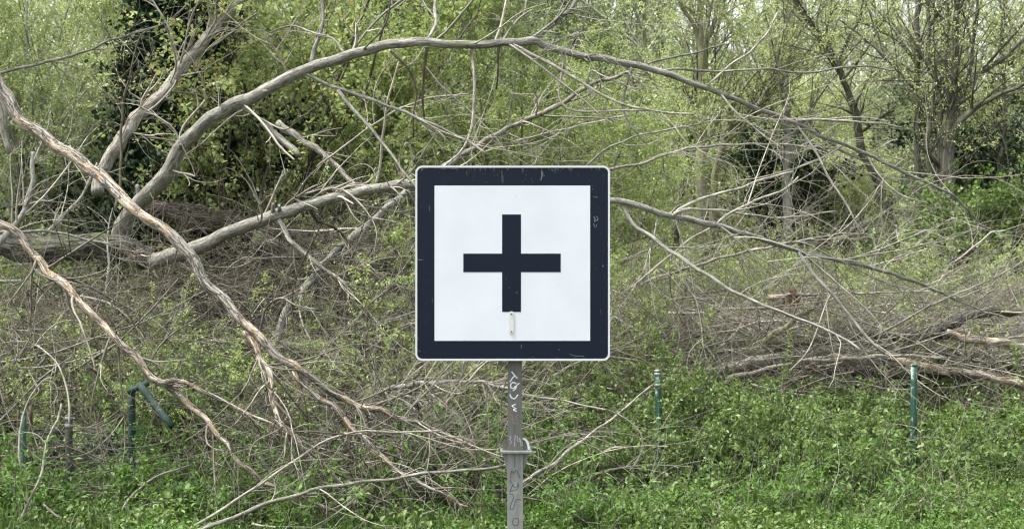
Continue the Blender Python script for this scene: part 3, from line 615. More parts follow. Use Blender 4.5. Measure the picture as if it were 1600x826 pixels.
# ------------------------------------------------------------------ other traced branches and logs, each its own thing
# (name, label, category, photo outline, start distance, end distance, width0, width1, material, twigs)
LOOSE = [
 ('leaning_branch', 'thick pale lichen covered branch leaning up across the ivy clad trunk', 'branch', [(150, 300), (163, 261), (210, 190), (251, 149), (291, 95), (325, 58), (352, 25), (376, 0), (400, -40)], 14.9, 15.8, 21, 14, 'arm', 60),
 ('bare_branch', 'thin grey branch reaching over the top of the pale willow thicket', 'branch', [(-20, 120), (20, 108), (92, 92), (132, 81), (170, 63), (220, 49), (264, 34), (295, 3), (310, -30)], 15.5, 15.8, 6, 3, 'limb', 40),
 ('broken_branch', 'short broken stub hanging beside the left edge under the thick peeled branch', 'branch', [(-12, 140), (0, 165), (6, 200), (14, 237)], 12.2, 12.2, 11, 10, 'arm', 0),
 ('bare_branch', 'upright thin branch standing in front of the leaning pale branch', 'branch', [(183, 330), (186, 280), (190, 200), (193, 149), (205, 110), (213, 78), (222, 55), (240, 45)], 14.2, 14.6, 6, 3, 'dark', 30),
 ('broken_branch', 'pale broken branch end beside the maple, sloping down right', 'branch', [(434, 193), (450, 205), (468, 217), (502, 237), (536, 271), (560, 300)], 15.2, 14.8, 10, 8, 'arm', 10),
 ('broken_branch', 'dull grey broken branch just below the pale broken branch end', 'branch', [(412, 190), (430, 210), (450, 229), (470, 243)], 15.6, 15.3, 11, 9, 'limb', 0),
 ('pale_stick', 'pale upright stick standing left of the sign under the arching limb', 'stick', [(586, 290), (597, 237), (600, 203), (607, 146), (624, 98)], 13.6, 13.4, 5, 3.5, 'stick', 8),
 ('pale_stick', 'long pale straight stick crossing behind the arching limb side branches', 'stick', [(495, 262), (519, 244), (570, 203), (617, 176), (658, 158), (692, 149), (732, 146)], 14.5, 14.2, 4.5, 3.5, 'stick', 12),
 ('slanting_branch', 'smooth pale branch slanting up right from the top edge of the sign', 'branch', [(660, 285), (705, 254), (732, 237), (766, 217), (800, 197), (840, 178), (875, 163), (919, 136), (953, 122), (986, 112)], 13.9, 13.0, 10, 6, 'arm', 25),
 ('bare_branch', 'thin branch curving right above the sign towards the mossy trunk', 'branch', [(760, 237), (800, 224), (885, 200), (930, 190), (983, 180)], 13.6, 13.6, 4, 3, 'stick', 14),
 ('bare_branch', 'thin brown branch rising right from the upper right corner of the sign', 'branch', [(905, 272), (922, 254), (953, 231), (1003, 210), (1054, 200), (1110, 190)], 13.4, 13.6, 5, 3, 'limb', 14),
 ('bare_branch', 'long smooth branch running level right of the sign, below the arching limb', 'branch', [(925, 272), (956, 264), (1003, 254), (1044, 239), (1095, 231), (1156, 225), (1200, 225), (1268, 230), (1312, 230)], 13.6, 14.2, 6, 3, 'arm', 40),
 ('decaying_log', 'thick furrowed log lying behind the two limbs on the left', 'log', [(196, 328, 34), (237, 331, 36), (305, 338, 36), (356, 350, 34), (430, 368, 34), (500, 378, 32), (580, 385, 30), (660, 392, 28)], 15.6, 16.2, 36, 28, 'rot', 0),
 ('decaying_log', 'dark broken log behind the second limb, nearest the left edge of the sign', 'log', [(395, 380), (450, 398), (520, 408), (600, 404), (690, 412)], 14.9, 15.1, 30, 34, 'log', 0),
 ('bare_branch', 'thin branch lying level over the lying trunk at the left edge', 'branch', [(-20, 365), (20, 361), (78, 361), (120, 372), (173, 382)], 13.6, 13.4, 6, 4.5, 'limb', 8),
 ('bare_branch', 'grey branch rising right from the left end of the lying trunk', 'branch', [(70, 366), (75, 361), (112, 324), (136, 287), (150, 255)], 13.7, 13.9, 7, 5, 'limb', 14),
 ('bare_branch', 'grey branch rising steeply at the left edge beside the thick peeled branch', 'branch', [(-10, 392), (0, 382), (30, 345), (44, 304), (51, 270), (50, 235)], 13.3, 13.5, 12, 6, 'limb', 18),
 ('slanting_branch', 'mossy grey branch slanting down left from behind the sign to the bank', 'branch', [(650, 290), (620, 314), (576, 348), (536, 385), (495, 423), (468, 463), (444, 500), (427, 534), (395, 595)], 14.0, 12.8, 10, 14, 'limb', 30),
 ('pale_stick', 'bent stick left of the sign just above its lower edge', 'stick', [(520, 540), (536, 524), (590, 504), (644, 487), (690, 480)], 12.8, 12.8, 6, 5, 'limb', 14),
 ('pale_stick', 'level stick lying left of the lower left corner of the sign', 'stick', [(500, 541), (529, 534), (590, 534), (650, 540), (700, 545)], 13.0, 13.0, 7, 5, 'arm', 10),
 ('pale_stick', 'pale stick crossing under the second limb, right of the sign', 'stick', [(985, 450), (1008, 429), (1040, 404), (1069, 382), (1110, 356)], 13.9, 13.7, 5, 3.5, 'stick', 10),
 ('bare_branch', 'grey branch rising right below the second limb towards the bare twigs', 'branch', [(1005, 446), (1032, 433), (1090, 412), (1147, 399), (1188, 389), (1239, 377), (1300, 368), (1350, 366)], 14.3, 14.6, 6, 4, 'arm', 34),
 ('broken_branch', 'short snapped branch with torn reddish wood, right of the sign', 'branch', [(1202, 466, 8), (1225, 464, 9), (1240, 463, 7), (1262, 461, 5), (1282, 458, 5)], 13.6, 13.6, 8, 5, 'peel2', 0),
 ('broken_branch', 'mossy crooked branch under the snapped reddish one', 'branch', [(1190, 540), (1195, 534), (1225, 514), (1245, 495), (1256, 487), (1272, 473), (1281, 460)], 13.8, 13.6, 12, 7, 'trunk', 4),
 ('decaying_log', 'grey log lying level on the right bank, seen behind the bent stick', 'log', [(1150, 562, 30), (1205, 547, 32), (1250, 532, 28), (1302, 525, 25), (1380, 523, 23), (1440, 524, 22), (1490, 519, 19)], 13.9, 14.1, 26, 19, 'log', 0),
 ('slanting_branch', 'thick mossy branch rising to the right edge above the logs', 'branch', [(1440, 530), (1478, 511), (1505, 500), (1539, 490), (1600, 485), (1680, 478)], 13.7, 13.9, 13, 15, 'log', 8),
 ('peeled_log', 'pale debarked log end sloping down to the right edge', 'log', [(1480, 518), (1495, 523), (1539, 533), (1600, 543), (1680, 556)], 13.5, 13.4, 12, 14, 'peel', 0),
 ('peeled_log', 'long reddish stripped log behind the right fence post', 'log', [(1300, 556), (1370, 563), (1454, 574), (1500, 580), (1539, 589), (1600, 599), (1680, 612)], 13.4, 13.2, 12, 15, 'peel2', 0),
 ('decaying_log', 'dark mossy log just under the long stripped log', 'log', [(1330, 582), (1349, 583), (1400, 584), (1471, 585), (1520, 592)], 13.5, 13.4, 13, 15, 'log', 0),
 ('decaying_log', 'grey log end with split wood lying below the mossy crooked branch', 'log', [(1100, 582), (1150, 572), (1210, 562), (1270, 551), (1330, 549)], 13.6, 13.9, 20, 14, 'arm', 0),
 ('pale_stick', 'long pale pole lying in front of the logs on the right bank', 'stick', [(1130, 588), (1200, 577), (1251, 566), (1302, 561), (1370, 556), (1471, 558)], 13.3, 13.3, 8, 5, 'stick', 14),
 ('pale_stick', 'pale curved stick rising to the right above the logs', 'stick', [(1362, 520), (1380, 500), (1410, 477), (1458, 470), (1505, 463), (1549, 446)], 14.6, 14.8, 5, 3, 'stick', 16),
 ('pale_stick', 'pale stick rising steeply beside the curved one on the right', 'stick', [(1451, 514), (1485, 493), (1522, 477), (1540, 462), (1556, 451)], 14.7, 14.9, 4.5, 3, 'stick', 10),
 ('pale_stick', 'pale forked stick in front of the dark bramble bush', 'stick', [(1455, 460), (1468, 440), (1488, 412), (1522, 385), (1546, 365), (1570, 360)], 15.5, 16, 4.5, 3, 'stick', 8),
 ('pale_stick', 'straight pale stick at the foot of the leaning trunk', 'stick', [(1355, 416), (1403, 404), (1447, 389)], 15.8, 16, 4, 3, 'stick', 5),
 ('pale_stick', 'straight level stick running right from the snapped reddish branch', 'stick', [(1282, 460), (1340, 458), (1400, 455), (1458, 456)], 14.2, 14.4, 4, 3, 'stick', 8),
 ('pale_stick', 'thin stick lying on the leaves left of the right fence post', 'stick', [(1170, 597), (1200, 607), (1268, 621), (1302, 626), (1350, 625), (1403, 622)], 12.9, 12.9, 5, 2.5, 'stick', 6),
 ('pale_stick', 'short pale stick poking out of the grass at the lower right', 'stick', [(1400, 812), (1420, 795), (1444, 776)], 10.8, 11.0, 5, 4, 'stick', 0),
 ('leaning_stick', 'straight grey stick leaning from the heap against the middle fence post', 'stick', [(800, 760), (817, 749), (868, 722), (919, 682), (963, 648), (1003, 614), (1026, 596)], 10.6, 11.8, 8, 4, 'arm', 0),
 ('curved_stick', 'pale stick bending down like a hook in front of the middle fence post', 'stick', [(820, 615), (841, 619), (902, 631), (963, 646), (990, 663), (1003, 685), (1000, 712), (986, 736)], 11.4, 11.3, 4, 3.5, 'stick', 4),
 ('pale_stick', 'short stick lying low between the sign post and the middle fence post', 'stick', [(942, 705), (960, 701), (983, 700)], 11.2, 11.2, 5, 5, 'arm', 0),
 ('pale_stick', 'short stick at the bottom edge right of the sign post', 'stick', [(965, 830), (976, 824), (1000, 818), (1024, 813)], 10.5, 10.6, 4.5, 4, 'stick', 0),
 ('curved_stick', 'pale stick curving up out of the leaves at the lower left', 'stick', [(190, 810), (193, 800), (205, 778), (220, 763), (258, 739), (298, 726)], 10.7, 10.9, 6, 4, 'arm', 4),
 ('long_pole', 'long straight pale pole lying low from the bottom edge to the sign post', 'stick', [(290, 835), (330, 820), (400, 793), (468, 773), (536, 756), (603, 748), (671, 739), (739, 735), (795, 725)], 9.9, 10.2, 8, 5, 'arm', 16),
 ('curved_stick', 'thin pole arching from the bottom left over the heap of twigs', 'stick', [(290, 828), (339, 800), (400, 763), (468, 712), (512, 685), (556, 675), (610, 676), (658, 675), (688, 671)], 10.1, 10.6, 6, 3.5, 'stick', 12),
 ('bowed_branch', 'smooth grey branch bowed over the heap of twigs, left of the sign post', 'branch', [(540, 660), (576, 629), (603, 612), (637, 602), (688, 595), (739, 597), (790, 609), (840, 620)], 11.8, 11.4, 10, 5, 'limb', 30),
 ('pale_stick', 'short stick forking off above the bowed grey branch', 'stick', [(660, 598), (668, 590), (681, 566), (684, 545)], 11.5, 11.5, 5, 3, 'stick', 3),
 ('pale_stick', 'thin stick slanting up through the grass at the bottom left of the sign post', 'stick', [(500, 826), (505, 820), (553, 776), (576, 756)], 10.3, 10.5, 5, 3.5, 'arm', 0),
 ('pale_stick', 'level pale stick on the bottom edge of the view', 'stick', [(395, 820), (430, 823), (480, 822), (525, 825)], 10.2, 10.2, 4.5, 3, 'stick', 2),
 ('decaying_log', 'short grey log half hidden in leaves at the lower left', 'log', [(262, 825), (275, 814), (322, 782), (350, 770), (372, 764)], 11.0, 11.3, 17, 12, 'log', 0),
 ('bowed_branch', 'bent pale stem in front of the left fence posts', 'stick', [(10, 850), (24, 824), (64, 749), (75, 682), (88, 654), (95, 630)], 10.3, 10.8, 6, 4, 'arm', 5),
 ('bowed_branch', 'thin stem curving over the leftmost green fence post', 'stick', [(33, 740), (27, 695), (30, 665), (47, 621), (68, 595), (85, 590)], 10.8, 11, 5, 3, 'stick', 6),
 ('pale_stick', 'thin stem rising straight from the clamped fence post', 'stick', [(107, 660), (107, 640), (103, 597), (95, 575), (81, 556), (60, 540)], 11.0, 11.2, 3.5, 3, 'stick', 4),
 ('pale_stick', 'crooked pale stick lying in the grass at the bottom left', 'stick', [(66, 788), (85, 806), (112, 817), (136, 822)], 10.5, 10.5, 5, 4, 'stick', 2),
 ('bare_branch', 'dark sinking branch behind the middle fence post top', 'branch', [(965, 545), (1000, 560), (1022, 575), (1050, 590), (1080, 604)], 12.6, 12.6, 5, 3, 'dark', 22),
 ('bare_branch', 'dark mossy branch rising at the left edge above the fence posts', 'branch', [(-30, 600), (0, 578), (20, 566), (36, 550), (60, 540)], 12.2, 12.4, 14, 6, 'trunkd', 12),
]
for i, (nm, lab, cat, pts, d0, d1, w0, w1, mt, tw) in enumerate(LOOSE):
    if w0 <= 8 and cat != 'log' and len(pts[0]) == 2: w0, w1 = w0 * .86, w1 * .8
    s = traced(pts, d0, d1, w0, w1, seed=300 + i, wob=1.5)
    big = s[:, 3].max() > .05
    o = tube_part(nm, s, M[mt], None, seed=i, rough=.22 if big else .14, tint=.3 + .5 * random.Random(i).random(), label=lab, cat=cat)
    if 'torn reddish wood' in lab:
        b_ = Bag(); r_ = np.random.RandomState(5); c_ = s[len(s) // 2, :3]
        P, Rr = grow(c_ + r_.randn(12, 3) * [.04, .02, .02], np.stack([r_.randn(12) * .35, r_.randn(12) * .3, -np.ones(12)], 1), r_.uniform(.06, .17, 12), r_.uniform(.006, .017, 12), 5, .2, (0, 0, -.3), r_, .4)
        b_.tubes(P, Rr, 5, rng=r_, tint=.2); b_.build('torn_wood', M['torn'], o)
    if tw: twig_cloud(o, [s], max(3, int(tw * .6)), int(tw * 1.7), np.random.RandomState(400 + i), (.2, 1.1), (.15, .6), 'stick' if mt != 'dark' else 'dark', (.05, 0, 0))

# ------------------------------------------------------------------ undergrowth (nobody could count it)
def wedge(n, rng, px, d, pw=1.0):
    p = rng.uniform(px[0], px[1], n); dd = d[0] + (d[1] - d[0]) * rng.rand(n) ** pw
    return (p - 800) * K * dd, dd
def pile_mask(x, y, rng, keep=.10):
    p = x / (K * y) + 800
    inside = (p > 1020 + 60 * fnoise(y, x, 3.0)) & (y > 12.95 + .25 * fnoise(x, y, 2.0)) & (y < 17.0) & (fnoise(x, y, 2.7, 9) < .35)
    post = ((np.abs(p - 1428) < 38) & (y > 10.9) & (y < 12.15)) | ((np.abs(p - 1028) < 24) & (y > 11.3) & (y < 12.15))
    return (~inside | (rng.rand(len(x)) < keep)) & ~(post & (rng.rand(len(x)) < .94))
def cover(name, mat, n_cl, per, px, d, h, rad, leaf, seed, label, aspect=.6, gap=-.35, gs=1.6, parent=None, hexa=True, up=.6, pw=1.0, t_shift=0, cat='undergrowth', stems=0, hfun=None, droop=.1):
    rng = np.random.RandomState(seed)
    x, y = wedge(n_cl, rng, px, d, pw); nz = fnoise(x, y, gs, seed)
    k = (nz > gap + rng.randn(n_cl) * .15) & pile_mask(x, y, rng); x, y, nz = x[k], y[k], nz[k]; n = len(x)
    hh = (h[0] + (h[1] - h[0]) * rng.rand(n)) * (.75 + .5 * np.clip(nz, -.5, 1))
    if hfun is not None: hh = hh * hfun(x, y)
    tot = n * per; ci = np.repeat(np.arange(n), per)
    a = rng.rand(tot) * 2 * np.pi; r_ = np.sqrt(rng.rand(tot)); u = 1 - .55 * r_ ** 2
    zz = hh[ci] * u * (1 - .55 * rng.rand(tot) ** 1.6)
    r_ = r_ * rad * (.6 + .8 * rng.rand(n))[ci]
    X = x[ci] + np.cos(a) * r_; Y = y[ci] + np.sin(a) * r_
    pos = np.stack([X, Y, ground(X, Y) + zz + .01], 1)
    tint = .43 + t_shift + .26 * (rng.rand(n)[ci] - .5) * 2 + .17 * rng.randn(tot) + .14 * nz[ci] + .10 * fnoise(X, Y, .9, seed + 1)
    o = link(name, leaf_mesh(name, pos, leaf * (.68 + .75 * rng.rand(n) ** 1.5)[ci], rng, M[mat], tint, aspect, up, hexa, droop), parent, label=label, cat=cat if parent is None else None, kind='stuff')
    if stems:
        ci2 = rng.randint(0, n, stems); st = np.stack([x[ci2], y[ci2], ground(x[ci2], y[ci2])], 1)
        P, Rr = grow(st, np.stack([rng.randn(stems) * .5, rng.randn(stems) * .4, np.ones(stems)], 1), hh[ci2] * (1.1 + .5 * rng.rand(stems)), rng.uniform(.0016, .0032, stems), 6, .15, (0, 0, -.5), rng, .5)
        b_ = Bag(); b_.tubes(P, Rr, 3, rng=rng); b_.build('stems', M['twig'], o)
    return o
cover('bramble_undergrowth', 'herb', 6200, 52, (820, 2100), (11.7, 15.2), (.14, .40), .13, 0.033, 501, 'bright green bramble and nettle carpet climbing the right bank behind the green posts', stems=2600, gap=-.5, up=.8, aspect=.68)
cover('bank_shrubbery', 'herb', 5200, 40, (780, 2100), (14.8, 20.5), (.12, .38), .15, 0.036, 502, 'mixed leafy undergrowth on the upper right bank between the bare twigs', stems=1800, gap=-.25, t_shift=.12, aspect=.6)
cover('bank_shrubbery', 'fresh', 3800, 30, (820, 2300), (17.5, 30), (.12, .45), .25, .05, 503, 'pale green low growth under the trees on the right', gap=-.3, hexa=False, t_shift=-.15)
cover('bank_shrubbery', 'green', 3800, 28, (-500, 880), (15.8, 24), (.2, .7), .22, .042, 504, 'low green growth behind the lying trunk on the left', gap=-.2, hexa=False, t_shift=-.05)
cover('bank_creeper', 'herb', 4800, 30, (-500, 860), (11.5, 15.2), (.06, .24), .12, 0.029, 505, 'small leaved dark creeper scattered over the steep left bank', stems=1600, gap=.0, gs=1.9, aspect=.62, t_shift=-.12)
cover('leafy_growth', 'herb2', 1500, 72, (-400, 470), (10.6, 12.5), (.16, .50), .14, 0.035, 506, 'lush green nettles growing among the left fence posts', stems=1200, gap=.02, gs=2.2, aspect=.6)
cover('leafy_growth', 'herb2', 500, 60, (400, 860), (11.6, 13.0), (.25, .6), .15, 0.034, 507, 'fresh green herbs behind the heap of twigs', stems=500, gap=.1, gs=2.6)
cover('bramble_undergrowth', 'herb', 2600, 46, (1000, 2200), (9.3, 12.0), (.05, .30), .12, .034, 511, 'rough low brambles spreading down to the bottom edge on the right', gap=-.1, gs=2.2, up=.7, t_shift=.08, aspect=.66, stems=900)
cover('bramble_undergrowth', 'herb', 900, 46, (-400, 1050), (9.7, 12.2), (.10, .36), .14, .036, 512, 'tufts of bramble rising out of the grass at the bottom left', gap=.15, gs=2.2, up=.6, aspect=.66, stems=400)
cover('grass_herbs', 'herb2', 8200, 44, (-600, 2200), (9.2, 12.0), (.05, .24), .10, 0.028, 508, 'lush low herbs covering the ground along the bottom of the view', gap=-.8, up=.9, t_shift=.05, cat='ground cover')
# tall leafy shoots standing on the left and middle bank
def sprigs(name, mat, n, px, d, hgt, leaf, per, seed, label, tilt=.3, wood='twig', aspect=.5, t_shift=.1, gap=-.2):
    rng = np.random.RandomState(seed); x, y = wedge(n * 3, rng, px, d); k = (fnoise(x, y, 1.9, seed) > gap) & pile_mask(x, y, rng, .10); x, y = x[k][:n], y[k][:n]; n = len(x)
    st = np.stack([x, y, ground(x, y)], 1)
    P, Rr = grow(st, np.stack([rng.randn(n) * tilt, rng.randn(n) * tilt, np.ones(n)], 1), rng.uniform(*hgt, n), rng.uniform(.002, .005, n), 9, .12, (0, 0, -.2), rng, .4)
    P1, R1 = shoots(P, Rr, n * 4, rng, (.12, .45), (.4, 1.1), .2, 6, .14, (0, 0, .2))
    pos, pi = along(np.vstack([P1]), n * per, rng, .1, .012); tint = .45 + t_shift + .25 * (rng.rand(n * 4)[pi] - .5) + .18 * rng.randn(len(pos))
    o = link(name, leaf_mesh(name, pos, leaf, rng, M[mat], tint, aspect, .5), label=label, cat='undergrowth', kind='stuff')
    b_ = Bag(); b_.tubes(P, Rr, 4, rng=rng); b_.tubes(P1, R1, 3, rng=rng); b_.build('stems', M[wood], o)
sprigs('young_shoots', 'green', 430, (-300, 860), (12.4, 14.0), (.25, .75), .034, 120, 601, 'young leafy shoots rising through the dead twigs on the left bank')
sprigs('young_shoots', 'green', 620, (860, 2000), (13.2, 18.5), (.35, 1.1), .034, 130, 602, 'young leafy shoots among the bare twigs right of the sign')
sprigs('young_shoots', 'green', 150, (560, 880), (12.8, 15.5), (.7, 1.6), .034, 190, 603, 'taller green shoots directly behind the sign')
sprigs('young_shoots', 'green', 380, (-300, 860), (11.9, 13.4), (.5, 1.25), .028, 160, 605, 'small leaved shoots threading through the twig thicket on the left')
sprigs('young_shoots', 'herb2', 110, (215, 380), (11.9, 12.8), (.5, 1.0), .034, 150, 607, 'fresh green shoots behind the slanting brace', gap=-.6)
sprigs('nettles', 'herb2', 170, (840, 1950), (10.2, 11.7), (.15, .42), .044, 55, 608, 'upright long leaved nettles scattered through the brambles', tilt=.15, aspect=.36, gap=.1)
sprigs('nettles', 'herb2', 150, (-300, 800), (10.2, 12.4), (.2, .55), .047, 60, 609, 'upright long leaved nettles among the twigs at lower left', tilt=.15, aspect=.36, gap=-.1)
sprigs('young_shoots', 'herb2', 170, (330, 860), (10.9, 12.2), (.25, .7), .032, 110, 610, 'green shoots coming up through the heap of twigs', gap=-.4)
sprigs('young_shoots', 'herb', 210, (1250, 1950), (11.2, 12.9), (.2, .52), .036, 110, 606, 'taller bramble shoots round the lone right post', gap=.0)
sprigs('young_shoots', 'herb', 230, (830, 1250), (11.4, 13.2), (.25, .75), .034, 130, 604, 'bright leafy shoots round the middle fence post', gap=-.1)

rng = np.random.RandomState(700)
n = 22000; x, y = wedge(n, rng, (-600, 2200), (9.2, 12.0), .9); pos = np.stack([x, y, ground(x, y)], 1)
ax = np.stack([rng.randn(n) * .35, rng.randn(n) * .35, np.ones(n)], 1)
hgt = .10 + .17 * np.clip(.5 + .5 * fnoise(x, y, 2.5), 0, 1)
link('grass', leaf_mesh('grass', pos, hgt, rng, M['grass'], rng.rand(n) * .95, .065, 0, False, 0, axis=ax * 2.5), label='grass blades along the bottom of the view', cat='grass', kind='stuff')
n = 42000; x, y = wedge(n, rng, (-500, 2100), (9.6, 19)); pos = np.stack([x, y, ground(x, y) + .015 + .10 * rng.rand(n) ** 3], 1)
link('dead_leaves', leaf_mesh('dead_leaves', pos, .05, rng, M['litter'], rng.rand(n), .6, 1.4), label='brown dead leaves lying on the bank', cat='leaf litter', kind='stuff')

# dead twigs strewn over the bank
def brush(name, n, n2, px, d, z, ln, seed, label, rad=(.0018, .0055), flat=.35, mat='twig', gap=-1.5, bias=(0, 0, 0), ln2=(.15, .8), hbias=0, cat='brushwood', up=0., lean=0.):
    rng = np.random.RandomState(seed); x, y = wedge(n * 2, rng, px, d); k = fnoise(x, y, 1.3, seed) > gap; x, y = x[k][:n], y[k][:n]; n = len(x)
    st = np.stack([x, y, ground(x, y) + z[0] + (z[1] - z[0]) * rng.rand(n) ** 1.6], 1)
    dr = np.stack([rng.randn(n) + lean, rng.randn(n) * .6, rng.randn(n) * flat + up], 1)
    P, Rr = grow(st, dr, ln[0] + (ln[1] - ln[0]) * rng.rand(n) ** 1.7, rad[0] + (rad[1] - rad[0]) * rng.rand(n) ** 2.2, 10, .17, bias, rng, .3)
    P2, R2 = shoots(P, Rr, n2, rng, ln2, (.3, 1.1), .1, 7, .2, bias, (.45, .8), .0018)
    g_ = ground(P[..., 0], P[..., 1]); P[..., 2] = np.maximum(P[..., 2], g_ + .01)
    g_ = ground(P2[..., 0], P2[..., 1]); P2[..., 2] = np.maximum(P2[..., 2], g_ + .01)
    b_ = Bag(); b_.tubes(P, Rr, 4, rng=rng); b_.tubes(P2, R2, 3, rng=rng)
    return b_.build(name, M[mat], None, label=label, cat=cat, kind='stuff')
brush('brushwood', 1600, 5200, (-400, 900), (11.8, 14.3), (.02, .50), (.4, 2.0), 801, 'tangle of thin dead twigs over the left bank')
brush('brushwood', 1000, 3200, (820, 2000), (13.2, 18.5), (.02, .45), (.4, 1.9), 802, 'tangle of thin dead twigs over the upper right bank', up=.1, lean=.2)
brush('brushwood', 380, 1200, (-300, 1900), (16, 21), (.05, 1.3), (.5, 2.4), 803, 'bare dead shoots behind the fallen tree', flat=.8, up=.35, mat='twig')
brush('bleached_brushwood', 900, 2400, (1000, 1680), (13.9, 16.4), (.02, .42), (.3, 1.4), 804, 'pile of bleached sticks on the right bank beside the logs', mat='stick', rad=(.003, .013), flat=.16)
brush('dry_stalks', 600, 200, (1330, 1800), (16.2, 18.2), (.0, .05), (.3, .75), 805, 'reddish dry stalks standing below the dark bramble bush', mat='twig', flat=.3, up=2.4, rad=(.002, .004))
brush('dry_stalks', 420, 300, (840, 1900), (10.6, 14), (.0, .05), (.3, .9), 806, 'thin dry stalks standing in the green carpet on the right', mat='stick', flat=.5, up=1.8, rad=(.0018, .0032))
brush('brushwood', 500, 1000, (-300, 500), (10.9, 12.4), (.02, .5), (.4, 1.5), 807, 'dead stems among the left fence posts', flat=1.0, up=.5)
brush('dry_stalks', 300, 160, (-200, 1700), (9.8, 11.2), (.0, .04), (.2, .6), 808, 'straw coloured stalks lying in the grass', mat='stick', flat=.5, up=.4, rad=(.0015, .003))
brush('dark_brushwood', 800, 1900, (-400, 860), (12.2, 14.6), (.02, .4), (.4, 1.6), 809, 'dark twigs low on the left bank', mat='dark', rad=(.003, .009))  # twigs in the darkest bark tone
brush('dark_brushwood', 380, 1100, (850, 1250), (12.8, 14.6), (.05, .4), (.4, 1.3), 810, 'dark twigs behind the middle fence post', mat='dark', rad=(.003, .009), flat=.25)

brush('brushwood', 420, 1200, (120, 760), (14.0, 15.6), (.25, 1.0), (.4, 1.6), 811, 'dry twigs caught over the decaying log behind the two limbs', flat=.5)
brush('brushwood', 720, 2800, (-400, 880), (11.9, 13.5), (.2, 1.25), (.4, 1.7), 812, 'thicket of curling dead twigs standing in front of the left bank', flat=.7)
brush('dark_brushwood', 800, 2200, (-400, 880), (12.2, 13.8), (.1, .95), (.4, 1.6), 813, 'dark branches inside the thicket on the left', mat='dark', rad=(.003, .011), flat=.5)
brush('fallen_boughs', 75, 260, (-150, 700), (12.0, 13.8), (.15, 1.1), (.7, 2.2), 815, 'grey boughs of middling thickness lying across the left thicket', mat='limb', rad=(.007, .017), flat=.45)
brush('dark_brushwood', 800, 2000, (330, 720), (14.1, 15.3), (.1, .75), (.4, 1.5), 818, 'dark rotting brush heaped to darken the shaded bank under the second limb left of the sign', mat='dark', rad=(.004, .014), flat=.35)  # dark heap added so the bank behind it reads as shaded
brush('bare_stems', 260, 1700, (-100, 1800), (19.5, 27), (.2, 3.6), (.8, 2.6), 816, 'fine bare shoots standing among the trees behind', mat='stick', rad=(.005, .010), flat=.9, up=1.0, ln2=(.3, 1.2))
brush('long_sticks', 120, 300, (1000, 1650), (13.4, 15.0), (.12, .5), (1.0, 2.6), 817, 'long pale sticks lying nearly level on the wood pile', mat='stick', rad=(.007, .015), flat=.10)
brush('brushwood', 800, 3000, (860, 1600), (13.0, 15.5), (.2, 1.0), (.4, 1.7), 814, 'thin dead twigs standing among the bushes right of the sign', flat=.7)
# the heap of cut twigs left of the sign post
rng = np.random.RandomState(820)
def heap(n, px, d, top, seed, mat, name, label, ln, up, zr=(.0, 1.0), rad=(.002, .0055)):
    rng = np.random.RandomState(seed); p = np.clip(rng.normal((px[0] + px[1]) / 2, (px[1] - px[0]) / 3.6, n), px[0], px[1]); y = rng.uniform(d[0], d[1], n); x = (p - 800) * K * y
    hh = top * (1 - ((p - (px[0] + px[1]) / 2) / ((px[1] - px[0]) / 2)) ** 2 * .7) * (.35 + .65 * (y - d[0]) / (d[1] - d[0]))
    z = ground(x, y) + hh * (zr[0] + (zr[1] - zr[0]) * rng.rand(n))
    P, Rr = grow(np.stack([x, y, z], 1), np.stack([rng.randn(n) * .75, rng.randn(n) * .4 - .15, rng.randn(n) * .5 + up], 1), ln[0] + (ln[1] - ln[0]) * rng.rand(n) ** 1.5, rad[0] + (rad[1] - rad[0]) * rng.rand(n) ** 2, 10, .10, (0, -.1, -.7), rng, .35)
    P2, R2 = shoots(P, Rr, n * 2, rng, (.15, .6), (.25, .9), .2, 7, .12, (0, 0, -.4), (.5, .85), .0018)
    for Q_ in (P, P2): Q_[..., 2] = np.maximum(Q_[..., 2], ground(Q_[..., 0], Q_[..., 1]) + .02)
    b_ = Bag(); b_.tubes(P, Rr, 4, rng=rng); b_.tubes(P2, R2, 3, rng=rng); return b_.build(name, M[mat], None, label=label, cat='heap', kind='stuff')
heap(250, (360, 860), (11.0, 12.1), .95, 821, 'twig', 'twig_heap', 'brown heap of thin cut twigs between the peeled branches and the sign post', (.5, 1.5), .6, rad=(.0025, .008))
heap(190, (430, 860), (10.9, 11.6), .85, 822, 'stick', 'twig_heap', 'paler drooping twigs on the front of the brown heap', (.6, 1.4), .7, rad=(.0025, .006))
heap(110, (400, 850), (10.9, 11.9), .9, 823, 'dark', 'twig_heap', 'dark broken stubs inside the brown heap', (.3, 1.1), .4, rad=(.004, .012))
n = 16000; p = rng.normal(650, 120, n); y = rng.uniform(10.9, 12.0, n); x = (p - 800) * K * y
zz = ground(x, y) + .55 * np.clip(1 - ((p - 650) / 260) ** 2, 0, 1) * (y - 10.9) / 1.1 * rng.rand(n)
link('dead_leaves', leaf_mesh('dead_leaves', np.stack([x, y, zz + .02], 1), .055, rng, M['litter'], rng.rand(n) * .8, .6, .8), label='brown dead leaves caught in the heap of twigs', cat='leaf litter', kind='stuff')

